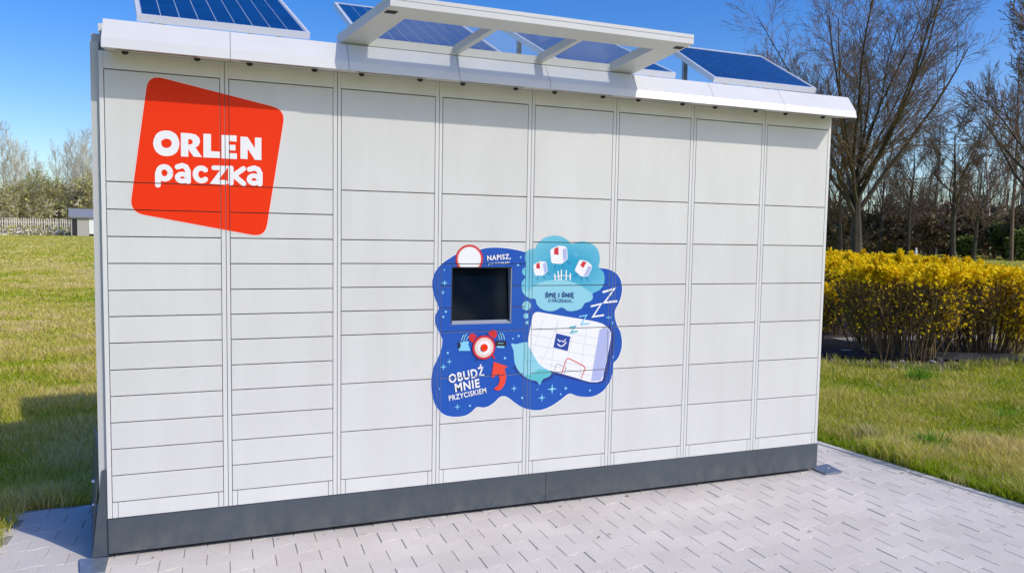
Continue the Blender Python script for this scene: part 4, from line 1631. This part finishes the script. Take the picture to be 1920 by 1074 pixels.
HB = [
    ('nearest forsythia bush, brown twiggy front under a flat yellow top', (8.55, 3.45, 0), .82, .78, 1.16, 105, 5200, .12, 201),
    ('forsythia bush at the right end of the front row, covered in yellow down its side', (9.95, 3.40, 0), 1.08, .80, 1.15, 125, 9500, 1.9, 202),
    ('low forsythia bush in front of the hedge, beside the locker edge', (8.05, 4.75, 0), .62, .60, .86, 80, 3000, .2, 203),
    ('second row forsythia bush seen above the low one', (9.55, 5.65, 0), .95, .9, 1.20, 70, 5200, .1, 204),
    ('second row forsythia bush behind the yellow sided end bush', (11.6, 5.5, 0), 1.0, .9, 1.10, 70, 5200, .8, 205),
    ('forsythia bush in the middle of the hedge depth on the left', (11.0, 7.4, 0), 1.0, 1.0, 1.20, 55, 4600, .1, 206),
    ('forsythia bush in the middle of the hedge depth on the right', (12.7, 6.6, 0), 1.0, 1.0, 1.18, 55, 4600, .4, 207),
    ('far forsythia bush at the back of the hedge beside the locker', (12.6, 9.4, 0), 1.15, 1.1, 1.22, 50, 4200, .1, 208),
    ('far forsythia bush in the middle at the back of the hedge', (14.5, 9.0, 0), 1.2, 1.1, 1.16, 50, 4200, .2, 209),
]
for a_ in HB:
    forsythia(*a_)

# planting bed with weed fabric, scraps and stones
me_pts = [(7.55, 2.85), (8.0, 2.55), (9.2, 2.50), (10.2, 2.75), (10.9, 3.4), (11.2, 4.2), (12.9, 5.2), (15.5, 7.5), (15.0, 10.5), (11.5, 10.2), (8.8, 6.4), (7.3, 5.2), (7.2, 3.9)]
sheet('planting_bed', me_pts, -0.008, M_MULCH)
random.seed(77)
b = MB()
N = 13
vs, fs = [], []
for j in range(5):
    for i in range(N):
        x = 7.55 + i * .19
        y = 3.55 - .085 * i + j * .11
        z = .02 + .05 * math.sin(j / 4 * PI) + random.uniform(-.012, .02)
        vs.append((x, y, z))
for j in range(4):
    for i in range(N - 1):
        a_ = j * N + i
        fs.append((a_, a_ + 1, a_ + N + 1, a_ + N))
b.add(vs, fs, M_FABRIC)
tag(b.build('ground_fabric'), 'crumpled black weed fabric lying under the nearest yellow bushes', 'ground fabric')
sto = None
k = 0
SLAB = ['left', 'right']
for i in range(26):
    m_ = MB()
    s_ = random.uniform(.02, .055)
    vv = []
    for dz, rr_ in ((-.4, .7), (0, 1), (.5, .7)):
        for q in range(6):
            a_ = 2 * PI * q / 6
            vv.append((rr_ * s_ * math.cos(a_) * random.uniform(.8, 1.2) * 1.6, rr_ * s_ * math.sin(a_) * random.uniform(.8, 1.2), dz * s_ + .01))
    m_.add(vv, [tuple(reversed(range(6)))] + [(i_ * 6 + q, i_ * 6 + (q + 1) % 6, (i_ + 1) * 6 + (q + 1) % 6, (i_ + 1) * 6 + q) for i_ in range(2) for q in range(6)] + [tuple(range(12, 18))], M_STONE)
    o = m_.build('stone')
    t_ = random.random()
    if i < 14:
        o.location = (7.7 + t_ * 2.6, 2.88 + random.uniform(-.12, .25), 0)
    else:
        o.location = (7.6 + t_ * 1.5, 3.7 + random.uniform(-.15, .3), 0.03)
    o.rotation_euler = (0, 0, random.uniform(0, 6))
    tag(o, 'small pale stone lying in the dark planting bed under the yellow bushes', 'stone', 'pale stones in the planting bed')

# gravel strip behind the bushes on the right
sheet('gravel_path', [(9.0, 4.75), (12.4, 4.2), (16.5, 4.4), (16.5, 4.9), (12.4, 4.7), (9.1, 5.1)], -0.004, mat('gravel', (.34, .32, .29), .95, noise=.3, nscale=25))

# ---- grass
random.seed(3)


def in_bed(x, y):
    inside = np.zeros(len(x), bool)
    n_ = len(me_pts)
    for i in range(n_):
        x1, y1 = me_pts[i]
        x2, y2 = me_pts[(i + 1) % n_]
        c_ = ((y1 > y) != (y2 > y)) & (x < (x2 - x1) * (y - y1) / (y2 - y1 + 1e-12) + x1)
        inside ^= c_
    return inside


def vnoise(x, y, s, seed):
    r_ = np.random.default_rng(seed)
    gr = r_.random((256, 256))
    X, Y = x * s + 1000, y * s + 1000
    xi, yi = np.floor(X).astype(int), np.floor(Y).astype(int)
    fx, fy = X - xi, Y - yi
    fx, fy = fx * fx * (3 - 2 * fx), fy * fy * (3 - 2 * fy)
    g00, g10 = gr[xi % 256, yi % 256], gr[(xi + 1) % 256, yi % 256]
    g01, g11 = gr[xi % 256, (yi + 1) % 256], gr[(xi + 1) % 256, (yi + 1) % 256]
    return (g00 * (1 - fx) + g10 * fx) * (1 - fy) + (g01 * (1 - fx) + g11 * fx) * fy


def blades(name, label, n, r0, r1, u0, u1, hmin, hmax, wd, side, tuft=False):
    a0 = far(u0, 1) - Vector((CAM.x, CAM.y, 0))
    a1 = far(u1, 1) - Vector((CAM.x, CAM.y, 0))
    t0, t1 = math.atan2(a0.y, a0.x), math.atan2(a1.y, a1.x)
    r_ = r0 * (r1 / r0) ** rng.random(n)
    th_ = t0 + (t1 - t0) * rng.random(n)
    x = CAM.x + r_ * np.cos(th_)
    y = CAM.y + r_ * np.sin(th_)
    if side == 'R':
        edge = 4.535 - 0.109 * y + .050 + .02 * rng.random(n)
        ok = (x > edge) | ((y > .95) & (x > 4.2))
        d_edge = np.where(y < .95, x - edge, 5)
    else:
        edge = -0.545
        ok = (x < edge + rng.random(n) * .08) | ((y > .80) & (x < -0.2)) | (y > 1.0)
        d_edge = np.where(y < .8, edge - x, y - .8)
    ok &= ~in_bed(x, y)
    x, y, r_, d_edge = x[ok], y[ok], r_[ok], np.clip(d_edge[ok], 0, 9)
    n = len(x)
    big_ = vnoise(x, y, .55, 1)
    med = vnoise(x, y, 2.3, 2)
    fin = vnoise(x, y, 9, 4)
    nearb = np.exp(-d_edge / .55) if side == 'R' else np.exp(-d_edge / .25) * .35
    h = (hmin + (hmax - hmin) * rng.random(n)) * (.45 + .8 * med) * (1 + 1.2 * nearb * (.4 + fin))
    ww = wd * (r_ / 5) ** .9 * (.7 + .6 * rng.random(n))
    tint = .20 + .70 * (.65 * big_ + .65 * med - .28) + .33 * rng.random(n) - .18 * nearb
    stra = rng.random(n) < (.08 + .22 * (fin > .62) + .25 * (nearb > .2) * (fin > .55))
    tint = np.where(stra, .72 + .28 * rng.random(n), tint)
    tint = np.clip(tint, 0, 1)
    az = rng.random(n) * 2 * PI
    lean = h * (.15 + .75 * rng.random(n))
    lx, ly = np.cos(az) * lean, np.sin(az) * lean
    fa = rng.random(n) * 2 * PI
    wx, wy = np.cos(fa) * ww / 2, np.sin(fa) * ww / 2
    z0 = np.full(n, -.036)
    V = np.empty((n, 5, 3), np.float32)
    V[:, 0] = np.stack([x - wx, y - wy, z0], 1)
    V[:, 1] = np.stack([x + wx, y + wy, z0], 1)
    V[:, 2] = np.stack([x + wx * .8 + lx * .35, y + wy * .8 + ly * .35, z0 + h * .6], 1)
    V[:, 3] = np.stack([x - wx * .8 + lx * .35, y - wy * .8 + ly * .35, z0 + h * .6], 1)
    V[:, 4] = np.stack([x + lx, y + ly, z0 + h], 1)
    me = bpy.data.meshes.new(name)
    me.vertices.add(n * 5)
    me.vertices.foreach_set('co', V.reshape(-1))
    idx = np.arange(n, dtype=np.int32)[:, None] * 5
    L_ = np.concatenate([idx + np.array([0, 1, 2, 3]), idx + np.array([3, 2, 4])], 1).reshape(-1)
    me.loops.add(len(L_))
    me.loops.foreach_set('vertex_index', L_)
    me.polygons.add(n * 2)
    ls = (np.arange(n, dtype=np.int32)[:, None] * 7 + np.array([0, 4])).reshape(-1)
    lt = np.tile(np.array([4, 3], np.int32), n)
    me.polygons.foreach_set('loop_start', ls)
    me.polygons.foreach_set('loop_total', lt)
    me.update(calc_edges=True)
    at = me.attributes.new('tint', 'FLOAT', 'POINT')
    at.data.foreach_set('value', np.repeat(tint, 5).astype(np.float32))
    me.materials.append(M_BLADE)
    o_ = link(name, me)
    tag(o_, label, 'grass', None, 'stuff')
    return o_


blades('grass', 'rough green and straw coloured grass near the right paving edge', 95000, 4.6, 9.5, 1500, 2040, .05, .10, .0055, 'R')
blades('grass', 'mown patchy grass around the yellow hedge on the right', 80000, 9.5, 30, 1500, 2040, .04, .075, .0060, 'R')
blades('grass', 'short green lawn grass in the distance on the right', 30000, 30, 100, 1500, 2040, .04, .075, .0075, 'R')
blades('grass', 'dark shaded grass behind the left corner of the locker', 60000, 3.6, 9.5, -180, 300, .05, .09, .0055, 'L')
blades('grass', 'sunlit yellow green grass of the left meadow', 85000, 9.5, 34, -120, 260, .04, .08, .0060, 'L')
blades('grass', 'smooth far part of the left lawn', 34000, 34, 160, -120, 260, .04, .08, .0075, 'L')

# ragged grass growing into the front edge of the planting bed
b = MB()
random.seed(23)
gmat = mat('edge_grass', (.34, .38, .04), .7, noise=.5, nscale=5, transl=.3)
dmat = mat('dry_grass', (.52, .42, .20), .8, noise=.3, nscale=9, transl=.2)
seg_ = [(7.2, 4.6), (7.25, 3.9), (7.55, 2.9), (8.0, 2.6), (8.6, 2.57), (9.2, 2.55), (10.2, 2.8), (10.9, 3.45)]
for k in range(150):
    i = random.randrange(len(seg_) - 1)
    t_ = random.random()
    cx_ = seg_[i][0] * (1 - t_) + seg_[i + 1][0] * t_ + random.gauss(0, .05)
    cy_ = seg_[i][1] * (1 - t_) + seg_[i + 1][1] * t_ + random.gauss(.03, .09)
    for q in range(random.randint(10, 34)):
        p = Vector((cx_ + random.gauss(0, .05), cy_ + random.gauss(0, .05), -.03))
        d = Vector((random.gauss(0, .5), random.gauss(0, .5), 1)).normalized()
        l_ = random.uniform(.05, .15)
        w_ = Vector((random.gauss(0, 1), random.gauss(0, 1), 0)).normalized() * .0045
        q1 = p + d * l_ * .6
        b.add([p - w_, p + w_, q1 + w_, q1 - w_, q1 + Vector((d.x * .05, d.y * .05, l_ * .3))], [(0, 1, 2, 3), (3, 2, 4)], gmat if random.random() < .7 else dmat)
tag(b.build('grass'), 'ragged grass creeping into the dark planting bed', 'grass', None, 'stuff')

# dry leaf crumbs on the paving and along its edge
b = MB()
lmat = mat('dry_leaf', (.22, .13, .055), .9, noise=.4, nscale=30)
for k in range(90):
    y = random.uniform(-1.8, .6)
    x = kerb_x(y) - abs(random.gauss(0, .12)) if k < 50 else random.uniform(-.4, 4.3)
    if k >= 50:
        y = random.uniform(-1.6, -.03) if random.random() < .6 else -abs(random.gauss(0, .05)) - .02
    s_ = random.uniform(.004, .011)
    a_ = random.uniform(0, 6.28)
    c_ = Vector((x, y, .006))
    u_ = Vector((math.cos(a_), math.sin(a_), random.uniform(-.2, .3))) * s_
    v_ = Vector((-math.sin(a_), math.cos(a_), random.uniform(-.2, .3))) * s_ * .5
    b.add([c_ - u_, c_ - v_, c_ + u_, c_ + v_], [(0, 1, 2, 3)], lmat)
tag(b.build('leaf_litter'), 'scattered dry leaf crumbs on the paving', 'leaf litter', None, 'stuff')

# single grass clumps that stand out
def clump(label, x, y, h, n_, green, sd):
    random.seed(sd)
    m_ = MB()
    mt_ = mat('clump_green', (.16, .34, .015), .6, noise=.3, nscale=14, transl=.3) if green else mat('clump_straw', (.52, .46, .20), .7, noise=.2, nscale=14, transl=.3)
    for i in range(n_):
        p = Vector((random.gauss(0, .06), random.gauss(0, .06), -.03))
        d = Vector((random.gauss(0, .35), random.gauss(0, .35), 1)).normalized()
        l_ = h * random.uniform(.5, 1.1)
        w_ = rv().normalized()
        w_.z = 0
        w_ = w_ * .004
        q1 = p + d * l_ * .5
        q2 = p + d * l_ * .95 + Vector((d.x, d.y, -.25)) * l_ * .35
        m_.add([p - w_, p + w_, q1 + w_, q1 - w_, q2], [(0, 1, 2, 3), (3, 2, 4)], mt_)
    o_ = m_.build('grass_clump')
    o_.location = (x, y, 0)
    tag(o_, label, 'grass clump', 'tall grass clumps on the right lawn')


gq = lambda u, v: (lambda q: (CAM.x + q.x * (-CAM.z / q.z), CAM.y + q.y * (-CAM.z / q.z)))(CM @ Vector(((u - 960) / FPX, -(v - 537) / FPX, -1)))
for lab, u, v, h, n_, gr_ in (('bright green leafy clump at the foot of the nearest yellow bush', 1725, 712, .24, 190, True),
                              ('straw coloured clump close to the right end of the locker', 1625, 822, .20, 150, False),
                              ('deep green clump in the middle of the grass strip by the paving', 1745, 838, .20, 170, True),
                              ('long straw coloured clump right of the deep green one', 1770, 862, .16, 150, False),
                              ('small dark green clump on the lawn below the right end bush', 1880, 780, .12, 110, True)):
    x_, y_ = gq(u, v)
    clump(lab, x_, y_, h, n_, gr_, int(u))

print('objects', len(bpy.data.objects))
